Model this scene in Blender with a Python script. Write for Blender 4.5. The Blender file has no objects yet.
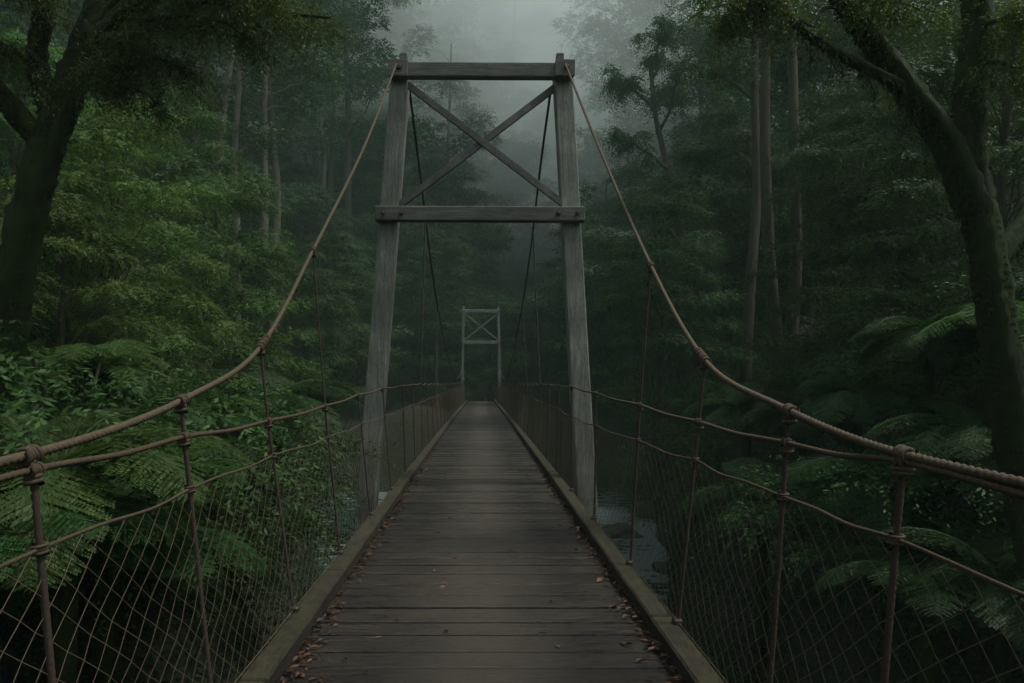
import bpy, math, random
import numpy as np
from mathutils import Vector, noise

R = math.radians
rnd = random.Random(7)
rng = np.random.default_rng(11)
scene = bpy.context.scene
COL = scene.collection
F, HC, VX, VY = 700.0, 1.4, 481.0, 378.0


def at(px, py, d):
    """world point seen at a photo pixel, at a depth d along the bridge"""
    return ((px - VX) * d / F, d, HC - (py - VY) * d / F)


# ------------------------------------------------------------------ objects
def link(o, parent=None):
    COL.objects.link(o)
    if parent is not None:
        o.parent = parent
    return o


def empty(name, loc=(0, 0, 0), rz=0.0, parent=None):
    o = bpy.data.objects.new(name, None)
    o.empty_display_size = 0.2
    o.location = loc
    o.rotation_euler = (0, 0, rz)
    return link(o, parent)


def tag(o, label=None, cat=None, group=None, kind=None):
    if label: o['label'] = label
    if cat: o['category'] = cat
    if group: o['group'] = group
    if kind: o['kind'] = kind
    return o


def mesh_np(name, V, Fc, mat, parent=None, smooth=False):
    """V (n,3), Fc (m,k) uniform polygons"""
    V = np.asarray(V, dtype=np.float32); Fc = np.asarray(Fc, dtype=np.int32)
    me = bpy.data.meshes.new(name)
    me.vertices.add(len(V)); me.vertices.foreach_set('co', V.ravel())
    m, k = Fc.shape
    me.loops.add(m * k); me.loops.foreach_set('vertex_index', Fc.ravel())
    me.polygons.add(m)
    me.polygons.foreach_set('loop_start', np.arange(0, m * k, k, dtype=np.int32))
    me.polygons.foreach_set('use_smooth', np.full(m, smooth, dtype=bool))
    me.materials.append(mat)
    me.update(calc_edges=True)
    me.validate()
    return link(bpy.data.objects.new(name, me), parent)


def mesh_py(name, V, Fc, mat, parent=None, smooth=False):
    me = bpy.data.meshes.new(name)
    me.from_pydata([tuple(v) for v in V], [], [tuple(f) for f in Fc])
    me.materials.append(mat)
    for p in me.polygons: p.use_smooth = smooth
    me.update()
    return link(bpy.data.objects.new(name, me), parent)


class MB:
    def __init__(s): s.V = []; s.F = []

    def add(s, V, Fc):
        b = len(s.V); s.V += [tuple(v) for v in V]; s.F += [tuple(i + b for i in f) for f in Fc]

    def box(s, a, b, j=0.0):
        x0, y0, z0 = a; x1, y1, z1 = b
        V = [(x, y, z) for z in (z0, z1) for y in (y0, y1) for x in (x0, x1)]
        if j: V = [tuple(c + rnd.uniform(-j, j) for c in v) for v in V]
        s.add(V, [(0, 2, 3, 1), (4, 5, 7, 6), (0, 1, 5, 4), (2, 6, 7, 3), (0, 4, 6, 2), (1, 3, 7, 5)])

    def beam(s, p0, p1, w, h, up=(0, 0, 1), bev=0.012, nseg=1, wob=0.0, w1=None, h1=None):
        """bevelled timber from p0 to p1, w across, h along up"""
        p0 = Vector(p0); p1 = Vector(p1); d = (p1 - p0).normalized()
        u = Vector(up); u = (u - d * u.dot(d)).normalized(); sd = d.cross(u)
        prof = [(-1, -1, 0, 1), (-1, -1, 1, 0), (1, -1, 1, 0), (1, -1, 0, 1), (1, 1, 0, 1), (1, 1, 1, 0), (-1, 1, 1, 0), (-1, 1, 0, 1)]
        order = [(-1, -1, 'x'), (1, -1, 'x'), (1, -1, 'y'), (1, 1, 'y'), (1, 1, 'x'), (-1, 1, 'x'), (-1, 1, 'y'), (-1, -1, 'y')]
        rings = []
        L = (p1 - p0).length
        ts = [0.0, bev / L] + [(i + 1) / (nseg) * (1 - 2 * bev / L) + bev / L for i in range(nseg - 1)] + [1 - bev / L, 1.0]
        V = []
        for k, t in enumerate(ts):
            ww = (w + ((w1 or w) - w) * t) / 2; hh = (h + ((h1 or h) - h) * t) / 2
            if k in (0, len(ts) - 1): ww -= bev * .7; hh -= bev * .7
            c = p0.lerp(p1, t)
            if wob: c = c + sd * rnd.uniform(-wob, wob) + u * rnd.uniform(-wob, wob)
            for (a, b, e) in order:
                x = a * (ww - (bev if e == 'x' else 0)); y = b * (hh - (bev if e == 'y' else 0))
                V.append(c + sd * x + u * y)
        n = len(ts); Fc = []
        for i in range(n - 1):
            for j in range(8):
                Fc.append((i * 8 + j, i * 8 + (j + 1) % 8, (i + 1) * 8 + (j + 1) % 8, (i + 1) * 8 + j))
        Fc.append(tuple(reversed(range(8)))); Fc.append(tuple((n - 1) * 8 + j for j in range(8)))
        s.add(V, Fc)

    def build(s, name, mat, parent=None, smooth=False):
        return mesh_py(name, s.V, s.F, mat, parent, smooth)


def catmull(P, step=0.02):
    P = [np.array(p, float) for p in P]
    P = [2 * P[0] - P[1]] + P + [2 * P[-1] - P[-2]]
    out = []
    for i in range(1, len(P) - 2):
        a, b, c, d = P[i - 1], P[i], P[i + 1], P[i + 2]
        n = max(2, int(np.linalg.norm(c - b) / step))
        t = (np.arange(n) / n)[:, None]
        # centripetal-ish tangents by chord length
        lb = np.linalg.norm(c - b); m0 = (c - a) / max(1e-6, np.linalg.norm(c - b) + np.linalg.norm(b - a)) * lb
        m1 = (d - b) / max(1e-6, np.linalg.norm(d - c) + np.linalg.norm(c - b)) * lb
        h = (2 * t**3 - 3 * t**2 + 1) * b + (t**3 - 2 * t**2 + t) * m0 + (-2 * t**3 + 3 * t**2) * c + (t**3 - t**2) * m1
        out.append(h)
    out.append(P[-2][None, :])
    return np.vstack(out)


def tube_arrays(P, rad, n=8, twist=0.0, lobes=3, depth=0.0, rough=None):
    """tube around polyline P; rad scalar or array; rope lobes turning with arclength"""
    P = np.asarray(P, float); m = len(P)
    T = np.gradient(P, axis=0); T /= np.linalg.norm(T, axis=1)[:, None] + 1e-9
    ref = np.array([0, 0, 1.0]) if abs(T[0][2]) < .9 else np.array([1.0, 0, 0])
    N = np.zeros_like(P); u = ref - T[0] * ref.dot(T[0]); u /= np.linalg.norm(u)
    for i in range(m):
        u = u - T[i] * u.dot(T[i]); u /= np.linalg.norm(u) + 1e-9; N[i] = u
    B = np.cross(T, N)
    s = np.concatenate([[0], np.cumsum(np.linalg.norm(np.diff(P, axis=0), axis=1))])
    a = np.arange(n) / n * 2 * np.pi
    rad = np.broadcast_to(np.asarray(rad, float), (m,))[:, None] * np.ones((1, n))
    if depth:
        ph = lobes / 2 * (a[None, :] - (2 * np.pi * s / twist)[:, None])
        rad = rad * (1 - depth + depth * np.abs(np.cos(ph)) ** .9)
    if rough is not None: rad = rad * rough
    V = P[:, None, :] + rad[..., None] * (np.cos(a)[None, :, None] * N[:, None, :] + np.sin(a)[None, :, None] * B[:, None, :])
    V = V.reshape(-1, 3)
    i = np.arange(m - 1)[:, None]; j = np.arange(n)[None, :]
    q = np.stack([i * n + j, i * n + (j + 1) % n, (i + 1) * n + (j + 1) % n, (i + 1) * n + j], -1).reshape(-1, 4)
    return V, q


class NB:
    """numpy quad collector"""
    def __init__(s): s.V = []; s.F = []; s.n = 0

    def add(s, V, Q):
        s.V.append(np.asarray(V)); s.F.append(np.asarray(Q) + s.n); s.n += len(V)

    def build(s, name, mat, parent=None, smooth=False):
        return mesh_np(name, np.vstack(s.V), np.vstack(s.F), mat, parent, smooth)


# ------------------------------------------------------------------ materials
def mat(name):
    m = bpy.data.materials.new(name); m.use_nodes = True
    nt = m.node_tree; nt.nodes.clear()
    out = nt.nodes.new('ShaderNodeOutputMaterial')
    b = nt.nodes.new('ShaderNodeBsdfPrincipled')
    nt.links.new(b.outputs[0], out.inputs[0])
    return m, nt, b, out


def nd(nt, t, **kw):
    n = nt.nodes.new(t)
    for k, v in kw.items():
        if k.startswith('i_'):
            key = k[2:]
            n.inputs[int(key) if key.isdigit() else key].default_value = v
        else: setattr(n, k, v)
    return n


def ramp(nt, fac, stops, interp='LINEAR'):
    r = nt.nodes.new('ShaderNodeValToRGB'); cr = r.color_ramp; cr.interpolation = interp
    while len(cr.elements) < len(stops): cr.elements.new(0.5)
    for e, (p, c) in zip(cr.elements, stops):
        e.position = p; e.color = (*c, 1) if len(c) == 3 else c
    nt.links.new(fac, r.inputs[0]); return r.outputs[0]


def coords(nt, scale=(1, 1, 1), kind='Object'):
    tc = nt.nodes.new('ShaderNodeTexCoord'); mp = nt.nodes.new('ShaderNodeMapping')
    mp.inputs['Scale'].default_value = scale
    nt.links.new(tc.outputs[kind], mp.inputs[0]); return mp.outputs[0]


def noise_n(nt, vec, scale, detail=5, rough=.6):
    n = nt.nodes.new('ShaderNodeTexNoise'); n.inputs['Scale'].default_value = scale
    n.inputs['Detail'].default_value = detail; n.inputs['Roughness'].default_value = rough
    nt.links.new(vec, n.inputs['Vector']); return n.outputs['Fac']


def mixc(nt, fac, a, b, mode='MIX'):
    m = nt.nodes.new('ShaderNodeMix'); m.data_type = 'RGBA'; m.blend_type = mode
    for s, v in ((m.inputs[0], fac), (m.inputs[6], a), (m.inputs[7], b)):
        if isinstance(v, (int, float)): s.default_value = v
        elif isinstance(v, tuple): s.default_value = (*v, 1)
        else: nt.links.new(v, s)
    return m.outputs[2]


def bump(nt, b, h, strength=.4, dist=.02):
    n = nt.nodes.new('ShaderNodeBump'); n.inputs['Strength'].default_value = strength
    n.inputs['Distance'].default_value = dist
    nt.links.new(h, n.inputs['Height']); nt.links.new(n.outputs[0], b.inputs['Normal'])


def wood(name, c0, c1, c2, scale, rough=.62, moss=None, grain_bump=.5, pale_centre=None):
    """weathered timber; scale stretches the grain"""
    m, nt, b, out = mat(name)
    v = coords(nt, scale)
    isl = nt.nodes.new('ShaderNodeNewGeometry').outputs['Random Per Island']
    off = nt.nodes.new('ShaderNodeVectorMath'); off.operation = 'ADD'
    mul = nt.nodes.new('ShaderNodeVectorMath'); mul.operation = 'SCALE'
    cmb = nt.nodes.new('ShaderNodeCombineXYZ'); nt.links.new(isl, cmb.inputs[0]); nt.links.new(isl, cmb.inputs[1]); nt.links.new(isl, cmb.inputs[2])
    nt.links.new(cmb.outputs[0], mul.inputs[0]); mul.inputs['Scale'].default_value = 37.0
    nt.links.new(v, off.inputs[0]); nt.links.new(mul.outputs[0], off.inputs[1]); v2 = off.outputs[0]
    g = noise_n(nt, v2, 6, 8, .68)
    g2 = noise_n(nt, v2, 22, 5, .7)
    big = noise_n(nt, coords(nt), 1.7, 5, .6)
    base = ramp(nt, g, [(0.36, c0), (0.5, c1), (0.64, c2)])
    base = mixc(nt, ramp(nt, isl, [(0, (.0,) * 3), (1, (.75,) * 3)]), base, c0)
    base = mixc(nt, ramp(nt, big, [(.38, (0, 0, 0)), (.62, (.5,) * 3)]), base, tuple(x * .45 for x in c0))
    base = mixc(nt, ramp(nt, g2, [(.34, (.85,) * 3), (.46, (0, 0, 0))]), base, tuple(x * .25 for x in c0))
    if moss:
        mn = noise_n(nt, coords(nt), 9, 6, .7)
        ge = nt.nodes.new('ShaderNodeNewGeometry'); sx = nt.nodes.new('ShaderNodeSeparateXYZ')
        nt.links.new(ge.outputs['Normal'], sx.inputs[0])
        ad = nt.nodes.new('ShaderNodeMath'); ad.operation = 'MULTIPLY_ADD'; nt.links.new(sx.outputs[2], ad.inputs[0]); ad.inputs[1].default_value = .18
        nt.links.new(mn, ad.inputs[2])
        base = mixc(nt, ramp(nt, ad.outputs[0], [(.58, (0, 0, 0)), (.76, (moss[1],) * 3)]), base, moss[0])
    if pale_centre:  # base colour paler along the middle of the deck, edge broken by grain
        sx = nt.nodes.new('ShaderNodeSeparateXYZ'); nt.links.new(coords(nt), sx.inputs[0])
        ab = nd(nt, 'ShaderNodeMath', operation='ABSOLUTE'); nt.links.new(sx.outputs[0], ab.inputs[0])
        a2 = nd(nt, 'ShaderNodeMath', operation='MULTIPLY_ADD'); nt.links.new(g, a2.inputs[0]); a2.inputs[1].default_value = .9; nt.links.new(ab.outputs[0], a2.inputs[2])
        base = mixc(nt, ramp(nt, a2.outputs[0], [(.55, (pale_centre,) * 3), (1.0, (0, 0, 0))]), base, (.098, .084, .064))
    nt.links.new(base, b.inputs['Base Color'])
    rr = ramp(nt, g, [(.3, (rough - .14,) * 3), (.7, (rough + .16,) * 3)])
    nt.links.new(rr, b.inputs['Roughness']); b.inputs['Specular IOR Level'].default_value = .34
    bump(nt, b, g2, grain_bump, .012)
    return m


def leafm(name, ca, cb, rough=.55, trans=.35, spec=.25, big=.35):
    m, nt, b, out = mat(name)
    ge = nt.nodes.new('ShaderNodeNewGeometry')
    oi = nt.nodes.new('ShaderNodeObjectInfo')
    c = ramp(nt, ge.outputs['Random Per Island'], [(0, tuple(x * .7 for x in ca)), (.55, ca), (1, cb)])
    n = noise_n(nt, coords(nt), big, 2, .5)
    c = mixc(nt, ramp(nt, n, [(.38, (.5,) * 3), (.6, (0, 0, 0))]), c, tuple(x * .55 for x in ca))
    hs = nt.nodes.new('ShaderNodeHueSaturation'); nt.links.new(c, hs.inputs['Color'])
    mr = nd(nt, 'ShaderNodeMapRange'); nt.links.new(oi.outputs['Random'], mr.inputs[0]); mr.inputs[3].default_value = .75; mr.inputs[4].default_value = 1.25
    nt.links.new(mr.outputs[0], hs.inputs['Value'])
    mr2 = nd(nt, 'ShaderNodeMapRange'); nt.links.new(oi.outputs['Random'], mr2.inputs[0]); mr2.inputs[3].default_value = .485; mr2.inputs[4].default_value = .515
    nt.links.new(mr2.outputs[0], hs.inputs['Hue'])
    c = hs.outputs[0]
    nt.links.new(c, b.inputs['Base Color']); b.inputs['Roughness'].default_value = rough
    b.inputs['Specular IOR Level'].default_value = spec
    tr = nt.nodes.new('ShaderNodeBsdfTranslucent'); nt.links.new(c, tr.inputs[0])
    mx = nt.nodes.new('ShaderNodeMixShader'); mx.inputs[0].default_value = trans
    nt.links.new(b.outputs[0], mx.inputs[1]); nt.links.new(tr.outputs[0], mx.inputs[2]); nt.links.new(mx.outputs[0], out.inputs[0])
    return m


def barkm(name, c0, c1, moss, amount=.5, sc=1.0):
    m, nt, b, out = mat(name)
    v = coords(nt, (3 * sc, 3 * sc, .7 * sc))
    g = noise_n(nt, v, 3.5, 8, .7); mn = noise_n(nt, coords(nt), 1.6 * sc, 7, .72)
    c = ramp(nt, g, [(.3, c0), (.7, c1)])
    c = mixc(nt, ramp(nt, mn, [(.62 - .3 * amount, (0, 0, 0)), (.78 - .3 * amount, (1, 1, 1))]), c, moss)
    nt.links.new(c, b.inputs['Base Color']); b.inputs['Roughness'].default_value = .85
    b.inputs['Specular IOR Level'].default_value = .2
    bump(nt, b, g, .9, .06)
    return m


def plain(name, c, rough=.6, metal=0.0, var=.3, scale=30, b_s=.3):
    m, nt, b, out = mat(name)
    g = noise_n(nt, coords(nt), scale, 6, .65)
    col = ramp(nt, g, [(.3, tuple(x * (1 - var) for x in c)), (.7, tuple(min(1, x * (1 + var)) for x in c))])
    nt.links.new(col, b.inputs['Base Color']); b.inputs['Roughness'].default_value = rough; b.inputs['Metallic'].default_value = metal
    bump(nt, b, g, b_s, .004)
    return m


M = {}
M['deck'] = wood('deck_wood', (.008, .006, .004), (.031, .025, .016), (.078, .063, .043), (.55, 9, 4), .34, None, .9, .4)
M['kerb'] = wood('kerb_wood', (.011, .008, .005), (.032, .024, .014), (.058, .044, .025), (7, .6, 7), .8, ((.042, .046, .012), .55), .8)
M['under'] = wood('under_wood', (.03, .028, .022), (.06, .055, .045), (.09, .08, .065), (2, 2, 6), .8)
M['post'] = wood('tower_timber', (.13, .137, .108), (.30, .31, .255), (.46, .47, .40), (7, 7, .5), .72, ((.085, .095, .055), .5), .55)
M['cross'] = wood('tower_beam_timber', (.055, .058, .046), (.14, .145, .118), (.26, .265, .22), (.5, 7, 7), .72, ((.07, .085, .045), .5), .55)
M['brace'] = wood('brace_timber', (.09, .092, .078), (.18, .182, .158), (.27, .27, .24), (2, 4, 2), .72, None, .4)
M['farpost'] = wood('far_tower_paint', (.17, .18, .165), (.25, .26, .24), (.33, .34, .32), (4, 4, .6), .7, None, .3)
M['rope'] = plain('hemp_rope', (.050, .034, .015), .85, 0, .45, 70, .8)
M['rope_pale'] = plain('pale_rope', (.062, .045, .022), .85, 0, .45, 70, .8)
M['rope_dark'] = plain('dark_rope', (.030, .020, .010), .9, 0, .35, 90, .5)
M['hanger'] = plain('wet_hanger_rope', (.028, .026, .022), .7, 0, .3, 60, .3)
M['wire'] = plain('rusty_wire', (.10, .075, .045), .55, .35, .3, 40, .2)
M['iron'] = plain('rusted_iron', (.05, .04, .033), .6, .5, .3, 60, .4)
M['leaf_yellow'] = leafm('leaf_yellow_green', (.066, .120, .020), (.135, .195, .038), trans=.4, big=.8)
M['leaf_mid'] = leafm('leaf_mid_green', (.038, .100, .014), (.080, .150, .024), big=.4)
M['leaf_deep'] = leafm('leaf_deep_green', (.028, .074, .012), (.058, .112, .020), big=.3)
M['leaf_far'] = leafm('leaf_far_green', (.024, .070, .016), (.058, .112, .024), big=.16)
M['leaf_dark'] = leafm('leaf_canopy_dark', (.060, .105, .012), (.120, .170, .024), big=.8)
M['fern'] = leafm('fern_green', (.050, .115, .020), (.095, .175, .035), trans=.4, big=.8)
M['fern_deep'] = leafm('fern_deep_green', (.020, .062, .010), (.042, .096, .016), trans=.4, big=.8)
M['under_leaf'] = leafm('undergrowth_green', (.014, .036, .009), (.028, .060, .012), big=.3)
M['moss'] = leafm('hanging_moss', (.016, .028, .004), (.045, .062, .009), rough=.9, trans=.2, big=1.5)
M['bark_moss'] = barkm('mossy_bark', (.002, .002, .0015), (.009, .007, .005), (.013, .026, .002), .95)
M['bark'] = barkm('brown_bark', (.030, .025, .018), (.078, .065, .046), (.045, .055, .022), .45, .7)
M['bark_pale'] = barkm('pale_bark', (.06, .055, .04), (.155, .14, .105), (.05, .06, .03), .2, .6)
M['litter'] = leafm('fallen_leaf', (.060, .032, .018), (.15, .072, .034), trans=.1, big=3)


def ground_mat():
    m, nt, b, out = mat('forest_floor')
    n = noise_n(nt, coords(nt), .6, 8, .7); n2 = noise_n(nt, coords(nt), 6, 6, .7)
    c = ramp(nt, n, [(.35, (.014, .014, .008)), (.52, (.018, .024, .009)), (.68, (.018, .034, .011))])
    c = mixc(nt, ramp(nt, n2, [(.4, (0, 0, 0)), (.65, (.5,) * 3)]), c, (.028, .024, .013))
    nt.links.new(c, b.inputs['Base Color']); b.inputs['Roughness'].default_value = .95
    bump(nt, b, n2, .8, .15)
    return m


WZ_ = -6.0


def water_mat():
    m, nt, b, out = mat('river_water')
    v = coords(nt, (1, .55, 1))
    w = noise_n(nt, v, 1.1, 6, .6)
    c = ramp(nt, w, [(.35, (.006, .022, .018)), (.7, (.014, .040, .034))])
    # white water: broken streaks in the stretch with the rocks
    geo = nt.nodes.new('ShaderNodeTexCoord')
    fn = noise_n(nt, coords(nt, (.9, 2.2, 1)), 1.6, 10, .74)
    area = noise_n(nt, coords(nt, (1, .5, 1)), .16, 1, .5)
    mul = nt.nodes.new('ShaderNodeMath'); mul.operation = 'MULTIPLY_ADD'; nt.links.new(area, mul.inputs[0]); mul.inputs[1].default_value = .9
    nt.links.new(fn, mul.inputs[2])
    last = mul.outputs[0]
    for (fx, fy, fr) in ((-7.4, 26.5, 2.6), (7.2, 27.5, 3.0), (8.0, 35.0, 4.5)):
        dn = nd(nt, 'ShaderNodeVectorMath', operation='DISTANCE'); nt.links.new(coords(nt), dn.inputs[0]); dn.inputs[1].default_value = (fx, fy, WZ_)
        mr = nd(nt, 'ShaderNodeMapRange'); nt.links.new(dn.outputs['Value'], mr.inputs[0]); mr.inputs[1].default_value = fr; mr.inputs[2].default_value = .3; mr.inputs[3].default_value = 0; mr.inputs[4].default_value = .17
        ad = nd(nt, 'ShaderNodeMath', operation='ADD'); nt.links.new(last, ad.inputs[0]); nt.links.new(mr.outputs[0], ad.inputs[1]); last = ad.outputs[0]
    foam2 = ramp(nt, last, [(.97, (.0,) * 3), (1.05, (.8,) * 3)])
    nt.links.new(mixc(nt, foam2, c, (.16, .21, .21)), b.inputs['Base Color'])
    nt.links.new(ramp(nt, foam2, [(0, (.12,) * 3), (1, (.8,) * 3)]), b.inputs['Roughness'])
    bump(nt, b, w, .55, .25)
    return m


M['ground'] = ground_mat(); M['water'] = water_mat()
M['rock'] = barkm('wet_rock', (.03, .033, .032), (.085, .09, .085), (.03, .045, .018), .35, .8)

# ------------------------------------------------------------------ terrain
_hy = [-40, 0, 10, 18, 28, 38, 47, 60]
_hwl = [2.0, 1.0, 1.2, 2.6, 9.0, 9.6, 8.5, 6]
_hw = [4.5, 3.0, 3.2, 4.2, 6.8, 8.6, 8.6, 6]


def sstep(t):
    t = np.clip(t, 0, 1); return t * t * (3 - 2 * t)


def terrain(x, y):
    x = np.asarray(x, float); y = np.asarray(y, float)
    ax = .19 * np.maximum(0, y - 46)
    s = np.abs(x - ax)
    hw = np.where(x < ax, np.interp(y, _hy, _hwl), np.interp(y, _hy, _hw))
    slope = np.where(x < ax, .62 + .25 * sstep((y - 50) / 30), .50 + .15 * sstep((y - 50) / 30))
    up = np.maximum(0, s - hw - 3.0)
    hill = np.minimum(72, -1.0 + slope * up / (1 + up * .006) + .46 * np.maximum(0, np.minimum(y, 165) - 60))
    carve = 7.2 * sstep((hw + 3.0 - s) / 3.6) * sstep((47.2 - y) / 2.6)
    z = hill - carve
    z = z + .35 * np.sin(x * .9 + 1.3 * np.sin(y * .6)) * sstep(s / 6) + .25 * np.sin(y * 1.1 + x * .4) * sstep(s / 6) + 1.1 * np.sin(x * .19 + 2) * np.sin(y * .15) * sstep((s - 8) / 8)
    return z


def tz(x, y): return float(terrain(x, y))


xs = np.concatenate([np.linspace(-170, -30, 50)[:-1], np.linspace(-30, 30, 90), np.linspace(30, 190, 55)[1:]])
ys = np.concatenate([np.linspace(-40, -6, 12)[:-1], np.linspace(-6, 60, 90), np.linspace(60, 250, 60)[1:]])
X, Y = np.meshgrid(xs, ys)
Z = terrain(X, Y)
V = np.stack([X, Y, Z], -1).reshape(-1, 3)
ni = len(xs)
i, j = np.meshgrid(np.arange(len(ys) - 1), np.arange(ni - 1), indexing='ij')
Q = np.stack([i * ni + j, i * ni + j + 1, (i + 1) * ni + j + 1, (i + 1) * ni + j], -1).reshape(-1, 4)
g = mesh_np('ground', V, Q, M['ground'], smooth=True); tag(g, 'steep forest floor of the gorge under the trees', kind='structure')
WZ = -6.0
g = mesh_np('river', [(-16, -38, WZ), (16, -38, WZ), (16, 49, WZ), (-16, 49, WZ)], [(0, 1, 2, 3)], M['water'])
tag(g, 'dark teal river with pale rapids under the bridge', kind='structure')

# ------------------------------------------------------------------ bridge
BR = empty('suspension_bridge', (0, 0, 0))
tag(BR, 'rope and plank suspension footbridge with two timber towers running into the misty forest', 'bridge')
DZ = -0.10          # top of the planks
Y0, Y1 = -5.0, 46.0


def kx(y): return float(np.interp(y, [-10, 10, 44, 60], [1.06, 1.06, .93, .92]))   # centre of kerb


def deckz(y): return DZ + .06 * math.sin((y - 6) * .12) * 0.5 if y > 6 else DZ


# planks
mb = MB(); y = Y0
while y < Y1:
    w = rnd.uniform(.15, .25) if y < 7 else rnd.uniform(.18, .32)
    gap = rnd.choice([.018, .022, .028, .034, .045]) if y < 7 else (rnd.uniform(.04, .07) if y < 14 else rnd.uniform(.06, .11))
    x1 = kx(y) + .02 + rnd.uniform(-.015, .02); x0 = -kx(y) - .02 + rnd.uniform(-.02, .015)
    dz0 = deckz(y) + rnd.uniform(-.004, .003); dz1 = dz0 + rnd.uniform(-.003, .003); sk = rnd.uniform(-.006, .006)
    bev = rnd.uniform(.004, .009)
    mb.beam((x0, y + w / 2, dz0 - .024), (x1, y + w / 2 + sk, dz1 - .024), w, .048, (0, 0, 1), bev, 6, .0012)
    y += w + gap
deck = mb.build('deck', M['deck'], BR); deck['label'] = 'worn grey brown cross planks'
# kerb beams
for s in (-1, 1):
    mb = MB(); yy = Y0
    while yy < Y1 - .1:
        L = min(rnd.uniform(3.6, 4.6), Y1 - yy)
        for q in range(2):
            ya = yy + L * q / 2; yb = yy + L * (q + 1) / 2 - (.006 if q else 0)
            mb.beam((s * kx(ya), ya, deckz(ya) + .054), (s * kx(yb), yb, deckz(yb) + .054), .135, .10, (0, 0, 1), .012, 8, .0025)
        yy += L
    mb.build('kerb_beam', M['kerb'], BR)
# under-deck bearers and stringers
for s in (-1, 1):
    mb = MB(); mb.beam((s * .8, Y0, DZ - .15), (s * .72, Y1, DZ - .15), .10, .18, (0, 0, 1), .01, 12)
    mb.build('stringer', M['under'], BR)

# post stations (y) left / right, read off the photograph
stL = [-3.9, -2.6, -1.2, .3, 1.90, 2.93, 4.19, 5.54, 7.10, 8.67]
stR = [-3.9, -2.6, -1.2, .3, 2.02, 2.75, 3.98, 5.24, 6.90, 8.60]
yy = 10.25
while yy < 44.5:
    stL.append(yy + rnd.uniform(-.06, .06)); stR.append(yy + .1 + rnd.uniform(-.06, .06)); yy += 1.5
railpt = {-1: {1.9: (1.216, 1.150), 2.93: (1.243, 1.153), 4.19: (1.275, 1.143), 5.54: (1.235, 1.178), 7.1: (1.248, 1.228), 8.67: (1.22, 1.27)},
          1: {2.02: (1.218, 1.158), 2.75: (1.202, 1.145), 3.98: (1.24, 1.150), 5.24: (1.19, 1.198), 6.9: (1.133, 1.25), 8.6: (1.115, 1.295)}}


def rail(s, y):
    if y in railpt[s]: return Vector((s * railpt[s][y][0], y, railpt[s][y][1]))
    if y < 1.5: return Vector((s * 1.2, y, 1.10))
    return Vector((s * float(np.interp(y, [9, 20, 46], [1.15, 1.16, 1.0])), y, float(np.interp(y, [9, 14, 24, 38, 44, 46], [1.29, 1.29, 1.20, 1.16, 1.30, 1.36]))))


def kerbtop(s, y): return Vector((s * (kx(y) + .055), y, deckz(y) + .10))


def on_post(s, y, z):
    a = kerbtop(s, y); b = rail(s, y); t = (z - a.z) / (b.z - a.z); return a.lerp(b, t)


mainpts = {-1: [(-1.20, -5, 1.10), (-1.205, -2, 1.10), (-1.21, .3, 1.15), (-1.23, 1.90, 1.190), (-1.256, 2.93, 1.304), (-1.32, 4.19, 1.586), (-1.33, 5.54, 2.41), (-1.25, 7.6, 3.95), (-1.150, 9.50, 5.66)],
           1: [(1.20, -5, 1.10), (1.205, -2, 1.10), (1.21, .3, 1.15), (1.224, 2.02, 1.178), (1.214, 2.75, 1.270), (1.274, 3.98, 1.502), (1.273, 5.24, 2.24), (1.23, 7.4, 3.88), (1.145, 9.50, 5.66)]}


def build_rope(name, P, r, twist, mt, step=.012, n=12, lobes=3, depth=.5, parent=BR):
    pts = catmull(P, step)
    V, Q = tube_arrays(pts, r, n, twist, lobes, depth)
    return mesh_np(name, V, Q, mt, parent, smooth=True)


def coils(c, axis, R0, r, nturn, span, mt, name, parent, lump=0.0):
    """a rope wrapped n turns round an axis at c"""
    axis = Vector(axis).normalized(); u = axis.orthogonal().normalized(); v = axis.cross(u)
    n = int(nturn * 18); P = []
    for k in range(n + 1):
        t = k / n; a = t * nturn * 2 * math.pi
        rr = R0 * (1 + lump * math.sin(a * .37 + 1))
        P.append(Vector(c) + axis * ((t - .5) * span) + (u * math.cos(a) + v * math.sin(a)) * rr)
    V, Q = tube_arrays(np.array([tuple(p) for p in P]), r, 7)
    return V, Q


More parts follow.
